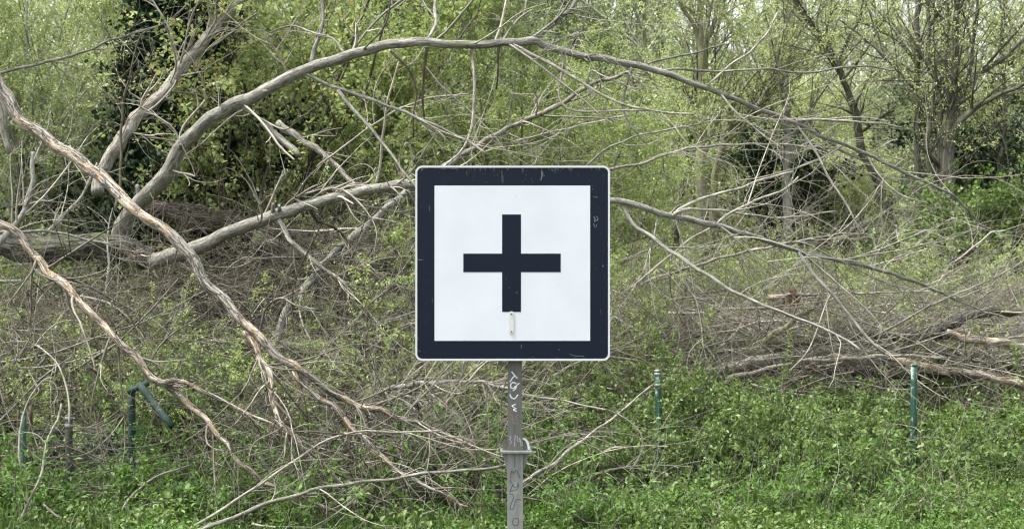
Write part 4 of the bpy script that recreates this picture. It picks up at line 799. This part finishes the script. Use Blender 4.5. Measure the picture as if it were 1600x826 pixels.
# ------------------------------------------------------------------ green fence posts, brace and netting
def paint_mat(name, base, chip, under, rough=.45):
    m, nt, b = mat_new(name); g = nt.nodes.new('ShaderNodeNewGeometry')
    mp = N(nt, 'ShaderNodeVectorMath', operation='MULTIPLY'); nt.links.new(g.outputs['Position'], mp.inputs[0]); mp.inputs[1].default_value = (1, 1, .35)
    n_ = N(nt, 'ShaderNodeTexNoise', Scale=38.0, Detail=5.0, Roughness=.7); nt.links.new(mp.outputs[0], n_.inputs['Vector'])
    n2 = N(nt, 'ShaderNodeTexNoise', Scale=7.0, Detail=5.0); nt.links.new(g.outputs['Position'], n2.inputs['Vector'])
    c = mix(nt, ramp(nt, n2.outputs['Fac'], [(.35, (0, 0, 0)), (.65, (1, 1, 1))]).outputs[0], base, tuple(v * .62 for v in base))
    c = mix(nt, ramp(nt, n_.outputs['Fac'], [(chip, (0, 0, 0)), (chip + .03, (1, 1, 1))]).outputs[0], c, under)
    nt.links.new(c, b.inputs['Base Color']); b.inputs['Roughness'].default_value = rough
    bp = N(nt, 'ShaderNodeBump', Strength=.3, Distance=.002); nt.links.new(n_.outputs['Fac'], bp.inputs['Height']); nt.links.new(bp.outputs[0], b.inputs['Normal'])
    return m
M['green_paint'] = paint_mat('chipped_green_paint', (.018, .072, .046), .585, (.30, .33, .28))
M['old_green'] = paint_mat('mossy_green_paint', (.010, .036, .026), .60, (.07, .085, .05), .8)
M['mid_green'] = paint_mat('dirty_green_paint', (.018, .080, .050), .60, (.12, .14, .09), .7)
M['rust'] = paint_mat('weathered_post_metal', (.060, .058, .050), .6, (.11, .08, .05), .8)
M['zinc'] = paint_mat('dull_zinc', (.20, .21, .205), .60, (.22, .20, .17), .5)
M['netting'] = paint_mat('green_wire', (.02, .13, .10), .7, (.2, .25, .2), .5)

def cyl(b_, p0, p1, r, sides=16, k=5, tint=.5):
    P = (np.asarray(p0)[None] + (np.asarray(p1) - np.asarray(p0))[None] * np.linspace(0, 1, k)[:, None])[None]
    v, f, t = tube_arrays(P, np.full((1, k), r), sides, cap=True, ph=np.array([1.0])); b_.add(v, f, t, tint)
def fence_post(px, ptop, pbot, d, wpx, mat, label, lean=0, bands=(), cap=None, band_mat='zinc', tie=None):
    top = at(px, ptop, d); x = top[0]; gz0 = float(ground(x - lean, d)); bot = np.array([x - lean, d, gz0 - .3]); r = wpx * K * d / 2
    root = thing('fence_post', (x - lean, d, gz0), label, 'fence post', 'green fence posts left standing along the bank')
    b_ = Bag(); cyl(b_, bot, top, r, 18, 10); b_.build('post', M[mat], root)
    b_ = Bag(); cyl(b_, top - [0, 0, .002], top + [0, 0, .012], r * 1.10, 18, 3); b_.build('cap', M[cap or mat], root)
    for (py, hpx) in bands:
        c = at(px, py, d); c[0] = bot[0] + (top[0] - bot[0]) * (c[2] - bot[2]) / (top[2] - bot[2]); h = hpx * K * d / 2
        b_ = Bag(); cyl(b_, c - [0, 0, h], c + [0, 0, h], r * 1.16, 18, 3)
        cyl(b_, c + [r * .9, -.004, 0], c + [r * 1.9, -.012, 0], .006, 8, 2); b_.build('clamp', M[band_mat], root)
    return root
fence_post(1428, 571, 732, 12.0, 10.5, 'green_paint', 'upright green fence post with chipped paint standing alone in front of the logs', bands=[(688, 2.5)], band_mat='green_paint', lean=.008)
fence_post(1028, 580, 710, 12.0, 10.5, 'green_paint', 'green fence post with two grey clamps at its top, leaning stick against it', bands=[(584, 4), (601, 4)], cap='zinc', lean=-.02)
fence_post(37, 646, 790, 11.2, 8.5, 'mid_green', 'leftmost green fence post, beside two thin dark stakes')
fence_post(108, 651, 770, 11.3, 11, 'rust', 'dark stained fence post with two pale clamps at its top', bands=[(653, 5), (665, 5)])
fence_post(206, 607, 735, 11.55, 11, 'old_green', 'mossy dark green corner post with the slanting brace', bands=[])
fence_post(637, 612, 700, 12.3, 9, 'green_paint', 'green post top almost hidden behind the heap of twigs')
for px_, pt, d_, w_, l_, ln_ in [(29, 640, 11.6, 6, 'thin dark stake left of the leftmost green post', .01), (48, 634, 11.7, 7, 'thin dark stake right of the leftmost green post', .0), (129, 632, 12.0, 5, 'thin dark stake right of the clamped post', -.01), (172, 640, 12.1, 6, 'rotten stake between the clamped post and the corner post', .02)]:
    t_ = at(px_, pt, d_); g_ = float(ground(t_[0], d_))
    rows = np.array([[t_[0] - ln_, d_, g_ - .2, w_ * K * d_ / 2], [t_[0] - ln_ * .5, d_, (g_ + t_[2]) / 2, w_ * K * d_ / 2], [*t_, w_ * K * d_ / 2.3]])
    tube_part('stake', spline(rows, .06), M['dark'], None, seed=px_, rough=.15, sides=8, label=l_, cat='stake')
b_ = Bag(); cyl(b_, at(218, 600, 11.5), at(268, 666, 11.3), .027, 14, 6); cyl(b_, at(200, 612, 11.5), at(232, 598, 11.5), .022, 12, 3)
b_.build('fence_brace', M['old_green'], None, label='slanting dark green brace tube leaning from the corner post', cat='brace')

def netting(name, label, pxs, d, pz, sag, seed, cell=.05, rad=.0013):
    """sagging welded mesh: pxs horizontal range, pz (top, bottom) photo rows"""
    rng = np.random.RandomState(seed); x0, x1 = (pxs[0] - 800) * K * d, (pxs[1] - 800) * K * d; z1, z0 = at(0, pz[0], d)[2], at(0, pz[1], d)[2]
    nx, nz = int((x1 - x0) / cell), max(3, int((z1 - z0) / cell)); X, Z = np.meshgrid(np.linspace(x0, x1, nx), np.linspace(z0, z1, nz))
    t_ = (Z - z0) / (z1 - z0); Zs = Z - sag * t_ * (1 + .9 * fnoise(X, 0 * X, 1.7, seed)); Y = d + .10 * fnoise(X, Z, 2.3, seed) + .25 * t_ * fnoise(X, 0 * X, 1.2, seed + 3)
    G = np.stack([X + .02 * fnoise(Z, X, 6, 2), Y, Zs], -1)
    b_ = Bag(); b_.tubes(G, np.full(G.shape[:2], rad), 3, rng=rng); G2 = G.transpose(1, 0, 2); b_.tubes(G2, np.full(G2.shape[:2], rad), 3, rng=rng)
    return b_.build(name, M['netting'], None, label=label, cat='netting')
netting('wire_netting', 'green wire netting hanging between the left fence posts', (30, 235), 11.45, (655, 775), .05, 3)
netting('wire_netting', 'slumped green wire netting in the leaves left of the lone right post', (1185, 1430), 11.95, (690, 748), .08, 4)
netting('wire_netting', 'slumped green wire netting in the leaves right of the lone right post', (1430, 1640), 11.95, (690, 742), .12, 5)

# ------------------------------------------------------------------ the cross sign
D = 8.0; U = K * D
def X_(px): return (px - 800) * U
def Z_(py): return CZ - (py - 413) * U
def box_bm(name, x0, x1, y0, y1, z0, z1, mat, parent, bev=0.0, label=None):
    import bmesh
    bm = bmesh.new(); bmesh.ops.create_cube(bm, size=1)
    for v in bm.verts: v.co = Vector(((x0 + x1) / 2 + v.co.x * (x1 - x0), (y0 + y1) / 2 + v.co.y * (y1 - y0), (z0 + z1) / 2 + v.co.z * (z1 - z0)))
    if bev: bmesh.ops.bevel(bm, geom=list(bm.edges), offset=bev, segments=2, affect='EDGES', profile=.6)
    me = bpy.data.meshes.new(name); bm.to_mesh(me); bm.free(); me.materials.append(mat); return link(name, me, parent, label=label)
def rr(cx, cz, w_, h_, r, n=8):
    out = []
    for (sx, sz, a0) in ((1, 1, 0), (-1, 1, 90), (-1, -1, 180), (1, -1, 270)):
        for i in range(n + 1):
            a = R(a0 + 90 * i / n); out.append((cx + sx * (w_ / 2 - r) + r * math.cos(a), cz + sz * (h_ / 2 - r) + r * math.sin(a)))
    return out
def prism(name, pts, y0, y1, mat, parent, hole=None):
    """outline pts (x,z) extruded from y0 (front) to y1 (back); hole: same-length inner outline"""
    n = len(pts); vs = [(x, y0, z) for x, z in pts] + [(x, y1, z) for x, z in pts]; fs = [(i, (i + 1) % n, n + (i + 1) % n, n + i) for i in range(n)]
    if hole:
        vs += [(x, y0, z) for x, z in hole] + [(x, y1, z) for x, z in hole]
        for i in range(n):
            j = (i + 1) % n; fs += [(i, j, 2 * n + j, 2 * n + i), (n + i, n + j, 3 * n + j, 3 * n + i), (2 * n + i, 2 * n + j, 3 * n + j, 3 * n + i)]
    else: fs += [tuple(range(n)), tuple(range(2 * n - 1, n - 1, -1))]
    me = bpy.data.meshes.new(name); me.from_pydata(vs, [], fs)
    import bmesh
    bm = bmesh.new(); bm.from_mesh(me); bmesh.ops.recalc_face_normals(bm, faces=bm.faces); bm.to_mesh(me); bm.free()
    me.materials.append(mat); return link(name, me, parent)

def film_mat(name, base, scuff, scuff_col, rough, streak=0.0):
    """printed film with small scratches, nicks and a few run-down streaks"""
    m, nt, b = mat_new(name); g = nt.nodes.new('ShaderNodeNewGeometry')
    n1 = N(nt, 'ShaderNodeTexNoise', Scale=70.0, Detail=4.0, Roughness=.7, Distortion=1.0); nt.links.new(g.outputs['Position'], n1.inputs['Vector'])
    n0 = N(nt, 'ShaderNodeTexNoise', Scale=4.5, Detail=3.0); nt.links.new(g.outputs['Position'], n0.inputs['Vector'])
    mul = N(nt, 'ShaderNodeMath', operation='MULTIPLY_ADD'); nt.links.new(n0.outputs['Fac'], mul.inputs[0]); mul.inputs[1].default_value = .35; nt.links.new(n1.outputs['Fac'], mul.inputs[2])
    c = mix(nt, ramp(nt, mul.outputs[0], [(scuff, (0, 0, 0)), (scuff + .05, (1, 1, 1))]).outputs[0], base, scuff_col)
    big = ramp(nt, n0.outputs['Fac'], [(.3, (.93, .935, .93)), (.7, (1, 1, 1))]); c = mix(nt, 1.0, c, big.outputs[0], 'MULTIPLY')
    if streak:
        mp = N(nt, 'ShaderNodeVectorMath', operation='MULTIPLY'); nt.links.new(g.outputs['Position'], mp.inputs[0]); mp.inputs[1].default_value = (1, 1, .12)
        n3 = N(nt, 'ShaderNodeTexNoise', Scale=90.0, Detail=3.0); nt.links.new(mp.outputs[0], n3.inputs['Vector'])
        sx = N(nt, 'ShaderNodeSeparateXYZ'); nt.links.new(g.outputs['Position'], sx.inputs[0])
        mr = N(nt, 'ShaderNodeMapRange'); nt.links.new(sx.outputs['Z'], mr.inputs['Value']); mr.inputs['From Min'].default_value = Z_(292); mr.inputs['From Max'].default_value = Z_(262)
        ml = N(nt, 'ShaderNodeMath', operation='MULTIPLY'); nt.links.new(mr.outputs[0], ml.inputs[0]); nt.links.new(n3.outputs['Fac'], ml.inputs[1])
        c = mix(nt, mix(nt, 1 - streak, ramp(nt, ml.outputs[0], [(.50, (0, 0, 0)), (.66, (1, 1, 1))]).outputs[0], (0, 0, 0)), c, (.16, .17, .17))
    nt.links.new(c, b.inputs['Base Color']); b.inputs['Roughness'].default_value = rough; b.inputs['Specular IOR Level'].default_value = .2
    return m
M['white_film'] = film_mat('white_film', (.585, .61, .665), 1.05, (.5, .5, .48), .4)
M['navy_film'] = film_mat('navy_film', (.0042, .0082, .0195), .95, (.20, .22, .25), .38, .5)
M['navy_cross'] = film_mat('navy_cross_film', (.004, .0078, .0185), .97, (.12, .13, .15), .38)
M['white_edge'] = film_mat('white_edge', (.55, .565, .59), 1.0, (.4, .4, .38), .45)
def steel_mat(name, a, c_, stain):
    m, nt, b = mat_new(name); g = nt.nodes.new('ShaderNodeNewGeometry')
    mp = N(nt, 'ShaderNodeVectorMath', operation='MULTIPLY'); nt.links.new(g.outputs['Position'], mp.inputs[0]); mp.inputs[1].default_value = (1, 1, .16)
    n1 = N(nt, 'ShaderNodeTexNoise', Scale=45.0, Detail=6.0, Roughness=.65); nt.links.new(mp.outputs[0], n1.inputs['Vector'])
    n2 = N(nt, 'ShaderNodeTexNoise', Scale=16.0, Detail=6.0, Roughness=.6); nt.links.new(g.outputs['Position'], n2.inputs['Vector'])
    c = ramp(nt, n1.outputs['Fac'], [(.3, a), (.7, c_)]).outputs[0]
    c = mix(nt, mix(nt, .45, ramp(nt, n2.outputs['Fac'], [(.5, (0, 0, 0)), (.66, (1, 1, 1))]).outputs[0], (0, 0, 0)), c, stain)
    nt.links.new(c, b.inputs['Base Color']); b.inputs['Roughness'].default_value = .6; b.inputs['Metallic'].default_value = .15
    bp = N(nt, 'ShaderNodeBump', Strength=.25, Distance=.002); nt.links.new(n2.outputs['Fac'], bp.inputs['Height']); nt.links.new(bp.outputs[0], b.inputs['Normal'])
    return m
M['post_up'] = steel_mat('dark_post_steel', (.07, .073, .07), (.135, .136, .13), (.15, .10, .085))
M['post_low'] = steel_mat('pale_post_steel', (.14, .15, .145), (.23, .24, .235), (.16, .13, .10))
def flat_mat(name, c, rough=.5):
    m, nt, b = mat_new(name); g = nt.nodes.new('ShaderNodeNewGeometry'); n1 = N(nt, 'ShaderNodeTexNoise', Scale=120.0, Detail=3.0); nt.links.new(g.outputs['Position'], n1.inputs['Vector'])
    nt.links.new(ramp(nt, n1.outputs['Fac'], [(.3, tuple(v * .8 for v in c)), (.7, c)]).outputs[0], b.inputs['Base Color']); b.inputs['Roughness'].default_value = rough; return m
M['white_pen'] = flat_mat('white_marker', (.70, .74, .76)); M['dark_pen'] = flat_mat('dark_marker', (.045, .055, .075)); M['faint_pen'] = flat_mat('faint_marker', (.27, .29, .30))
M['strip'] = flat_mat('cream_strip', (.56, .57, .53)); M['screw'] = flat_mat('screw_steel', (.10, .10, .09), .4); M['pink_pen'] = flat_mat('faded_pink_marker', (.19, .135, .14))

sign = thing('cross_sign', (X_(805), D + .05, 0), 'square white sign with navy border and thick navy plus on a grey steel post', 'sign')
cx, cz = X_(801), Z_(411)
M['scratch'] = flat_mat('pale_scratch', (.11, .118, .125)); M['grime'] = flat_mat('grey_grime', (.24, .24, .22))
def scratch(pts, wpx, mat, y):
    q = [(640 + a / 2.58, 250 + b / 2.58) for a, b in pts]; rows = np.array([[X_(a), y, Z_(b), wpx * U / 2] for a, b in q]); S_ = spline(rows, .004)
    S_[:, 3] *= .6 + .6 * np.abs(np.sin(np.arange(len(S_)) * 1.7)); v, f, t = tube_arrays(S_[None, :, :3], S_[None, :, 3], 6, cap=True, ph=np.array([0.])); v[:, 1] = y + (v[:, 1] - y) * .12
    link('scratch', raw_mesh('scratch', v, f, 4, M[mat]), sign)
rs = random.Random(8)
for p, w_ in [([(742, 228), (748, 240), (744, 250)], 1.6), ([(752, 226), (760, 238), (750, 246)], 1.3), ([(741, 256), (746, 270)], 1.4), ([(755, 258), (750, 272)], 1.0), ([(741, 149), (758, 152)], .7), ([(752, 146), (757, 153)], .7),
              ([(531, 42), (534, 60), (530, 82)], 1.7), ([(537, 48), (538, 68)], 1.0), ([(372, 42), (373, 90)], .8), ([(376, 60), (377, 95)], .6), ([(36, 402), (55, 402)], .7), ([(39, 399), (40, 407)], .6),
              ([(776, 426), (784, 430)], .9), ([(780, 420), (779, 433)], .6), ([(645, 780), (665, 788), (703, 790)], .7), ([(450, 744), (451, 758)], .9), ([(36, 766), (44, 772)], 1.0), ([(34, 716), (38, 724)], .9),
              ([(79, 182), (80, 205)], .6), ([(160, 33), (172, 36), (190, 34)], 1.0), ([(571, 37), (580, 45)], 1.2), ([(118, 34), (150, 36)], .8), ([(230, 42), (232, 64)], .6), ([(452, 33), (456, 52)], .6),
              ([(388, 476), (390, 482)], .8), ([(431, 531), (434, 538)], .9), ([(401, 512), (403, 517)], .6), ([(600, 762), (606, 764)], .7), ([(92, 560), (93, 575)], .5), ([(770, 600), (772, 622)], .5)]:
    scratch(p, w_, 'scratch', D - (.0065 if 374 < p[0][0] < 450 and 218 < p[0][1] < 608 else .0046))
for _ in range(60):
    a = rs.random() * 4; t_ = 35 + rs.random() * 750; o_ = 35 + rs.random() * 55
    x_, y_ = (t_, o_) if a < 2 else (t_, 735 + rs.random() * 60) if a < 2.6 else (o_, t_) if a < 3.3 else (735 + rs.random() * 60, t_)
    scratch([(x_, y_), (x_ + rs.uniform(-3, 3), y_ + rs.uniform(1, 5))], rs.uniform(.3, .75), 'scratch', D - .0046)
for p, w_ in [([(280, 725), (282, 731)], .7), ([(426, 142), (429, 146)], .6), ([(600, 500), (601, 503)], .5), ([(190, 600), (191, 604)], .5), ([(560, 180), (562, 182)], .4)]: scratch(p, w_, 'grime', D - .0062)
prism('board', rr(cx, cz, 304 * U - .004, 304 * U - .004, 10 * U), D - .004, D + .012, M['navy_film'], sign)
prism('rim', rr(cx, cz, 304 * U, 304 * U, 11 * U), D - .007, D + .016, M['white_edge'], sign, hole=rr(cx, cz, 298 * U, 298 * U, 8 * U))
box_bm('white_field', X_(679), X_(922), D - .0055, D + .001, Z_(532), Z_(290), M['white_film'], sign)
# the plus as one outline
a0, a1, b0, b1 = X_(784.5), X_(814), X_(724), X_(876); c0, c1, e0, e1 = Z_(487), Z_(335), Z_(425), Z_(396)
prism('plus_mark', [(a0, c0), (a1, c0), (a1, e0), (b1, e0), (b1, e1), (a1, e1), (a1, c1), (a0, c1), (a0, e1), (b0, e1), (b0, e0), (a0, e0)], D - .0062, D - .001, M['navy_cross'], sign)
st_ = prism('fixing_strip', rr(X_(799), Z_(503.5), 7.6 * U, 35 * U, 3 * U, 4), D - .0088, D - .0015, M['strip'], sign)
for py in (490, 517.5):
    b_ = Bag(); cyl(b_, (X_(799), D - .0085, Z_(py)), (X_(799), D - .011, Z_(py)), .0042, 12, 2); b_.build('screw', M['screw'], st_)
# clamps behind the board
for py in (310, 500): box_bm('mounting_rail', X_(740), X_(860), D + .018, D + .044, Z_(py + 6), Z_(py - 6), M['zinc'], sign)
PZ = Z_(705); FW = (X_(793.2), X_(815.5))
box_bm('post', FW[0], FW[1], D + .046, D + .053, PZ + .001, Z_(275), M['post_up'], sign, .001)
box_bm('web', X_(803), X_(806), D + .0535, D + .115, PZ + .001, Z_(275), M['post_up'], sign)
box_bm('rear_flange', FW[0], FW[1], D + .1155, D + .122, PZ + .001, Z_(275), M['post_up'], sign, .001)
box_bm('post', X_(792.6), X_(817.2), D + .040, D + .049, -.3, PZ - .012, M['post_low'], sign, .001)
box_bm('web', X_(803), X_(807), D + .0495, D + .125, -.3, PZ - .012, M['post_low'], sign)
box_bm('rear_flange', X_(792.6), X_(817.2), D + .1255, D + .133, -.3, PZ - .012, M['post_low'], sign, .001)
box_bm('collar_plate', X_(781.5), X_(831), D + .015, D + .15, PZ - .0115, PZ, M['post_low'], sign, .0015)
for sx in (-1, 1):
    xa = X_(793) if sx < 0 else X_(817); xb = X_(785) if sx < 0 else X_(827)
    up_ = [(xa, PZ + .001), (xb, PZ + .001), (xb + -sx * 1.2 * U, PZ + 15 * U), (xa, PZ + 24 * U)]
    lo_ = [(xa, PZ - .013), (xb, PZ - .013), (xa + sx * 2 * U, PZ - .013 - 26 * U), (xa, PZ - .013 - 30 * U)]
    prism('gusset', up_, D + .060, D + .066, M['post_up'], sign); prism('gusset', lo_, D + .058, D + .064, M['post_low'], sign)
# rounded white cap peeping out on the right of the collar
arc = [(X_(817) + 11.3 * U * math.cos(R(a)), PZ + .004 + 19 * U * math.sin(R(a))) for a in range(0, 91, 9)]
arc2 = [(X_(817) + 7.6 * U * math.cos(R(a)), PZ + .004 + 15.5 * U * math.sin(R(a))) for a in range(90, -1, -9)]
prism('white_plate', arc + arc2, D + .054, D + .0585, M['white_edge'], sign)
box_bm('slot', X_(803.6), X_(805.0), D + .0385, D + .042, Z_(731), PZ - .014, M['screw'], sign)
def pen(name, pts, ox, oy, sc, y, wpx, mat, closed=False):
    q = [(ox + a / sc, oy + b / sc) for a, b in pts]; rows = np.array([[X_(a), y, Z_(b), wpx * U / 2] for a, b in q]); S_ = spline(rows, .006)
    v, f, t = tube_arrays(S_[None, :, :3], S_[None, :, 3], 8, cap=True, ph=np.array([0.]))
    v[:, 1] = y + (v[:, 1] - y) * .18
    me = raw_mesh(name, v, f, 4, mat); link(name, me, sign)
yu, yl = D + .0460, D + .0400
for p in ([(350, 125), (378, 158), (405, 188)], [(388, 168), (368, 172), (350, 198), (333, 222)],
          [(422, 230), (400, 252), (385, 285), (362, 303)], [(395, 238), (365, 224), (343, 243), (344, 272), (368, 278), (388, 258)],
          [(335, 335), (345, 360), (372, 377), (392, 362), (408, 338)], [(388, 427), (353, 440)], [(354, 441), (378, 460)], [(394, 463), (366, 478)], [(367, 479), (398, 493)]):
    pen('white_graffiti', p, 740, 560, 5.9, yu, 1.9, M['white_pen'])
for p in ([(330, 725), (346, 730), (334, 755), (350, 775), (334, 800)], [(386, 715), (380, 760), (376, 822)], [(402, 722), (408, 770), (432, 765), (440, 820)], [(420, 740), (436, 762)]):
    pen('faint_graffiti', p, 740, 560, 5.9, yu, 1.4, M['faint_pen'])
for p in ([(345, 530), (370, 545), (350, 560), (385, 570)], [(350, 585), (375, 580), (360, 605), (395, 600)], [(400, 530), (395, 560), (405, 580)]):
    pen('faded_graffiti', p, 740, 560, 5.9, yu, 1.5, M['pink_pen'])
for p in ([(330, 388), (328, 350), (338, 318), (356, 342), (378, 314), (395, 345), (412, 382)], [(330, 388), (324, 412), (342, 436), (338, 462), (322, 500)],
          [(344, 432), (356, 460), (378, 462), (394, 440), (386, 424), (398, 452), (384, 482), (350, 494), (322, 500)],
          [(318, 524), (340, 526), (354, 552), (338, 598), (324, 640), (332, 664), (350, 655), (364, 608), (374, 580), (394, 570), (420, 580)],
          [(352, 742), (344, 775), (356, 800), (382, 804), (398, 776), (394, 744), (376, 738), (352, 742)]):
    pen('dark_graffiti', p, 740, 680, 5.657, yl, 1.35, M['dark_pen'])
print('objects', len(bpy.data.objects), 'polys', sum(len(m.polygons) for m in bpy.data.meshes))
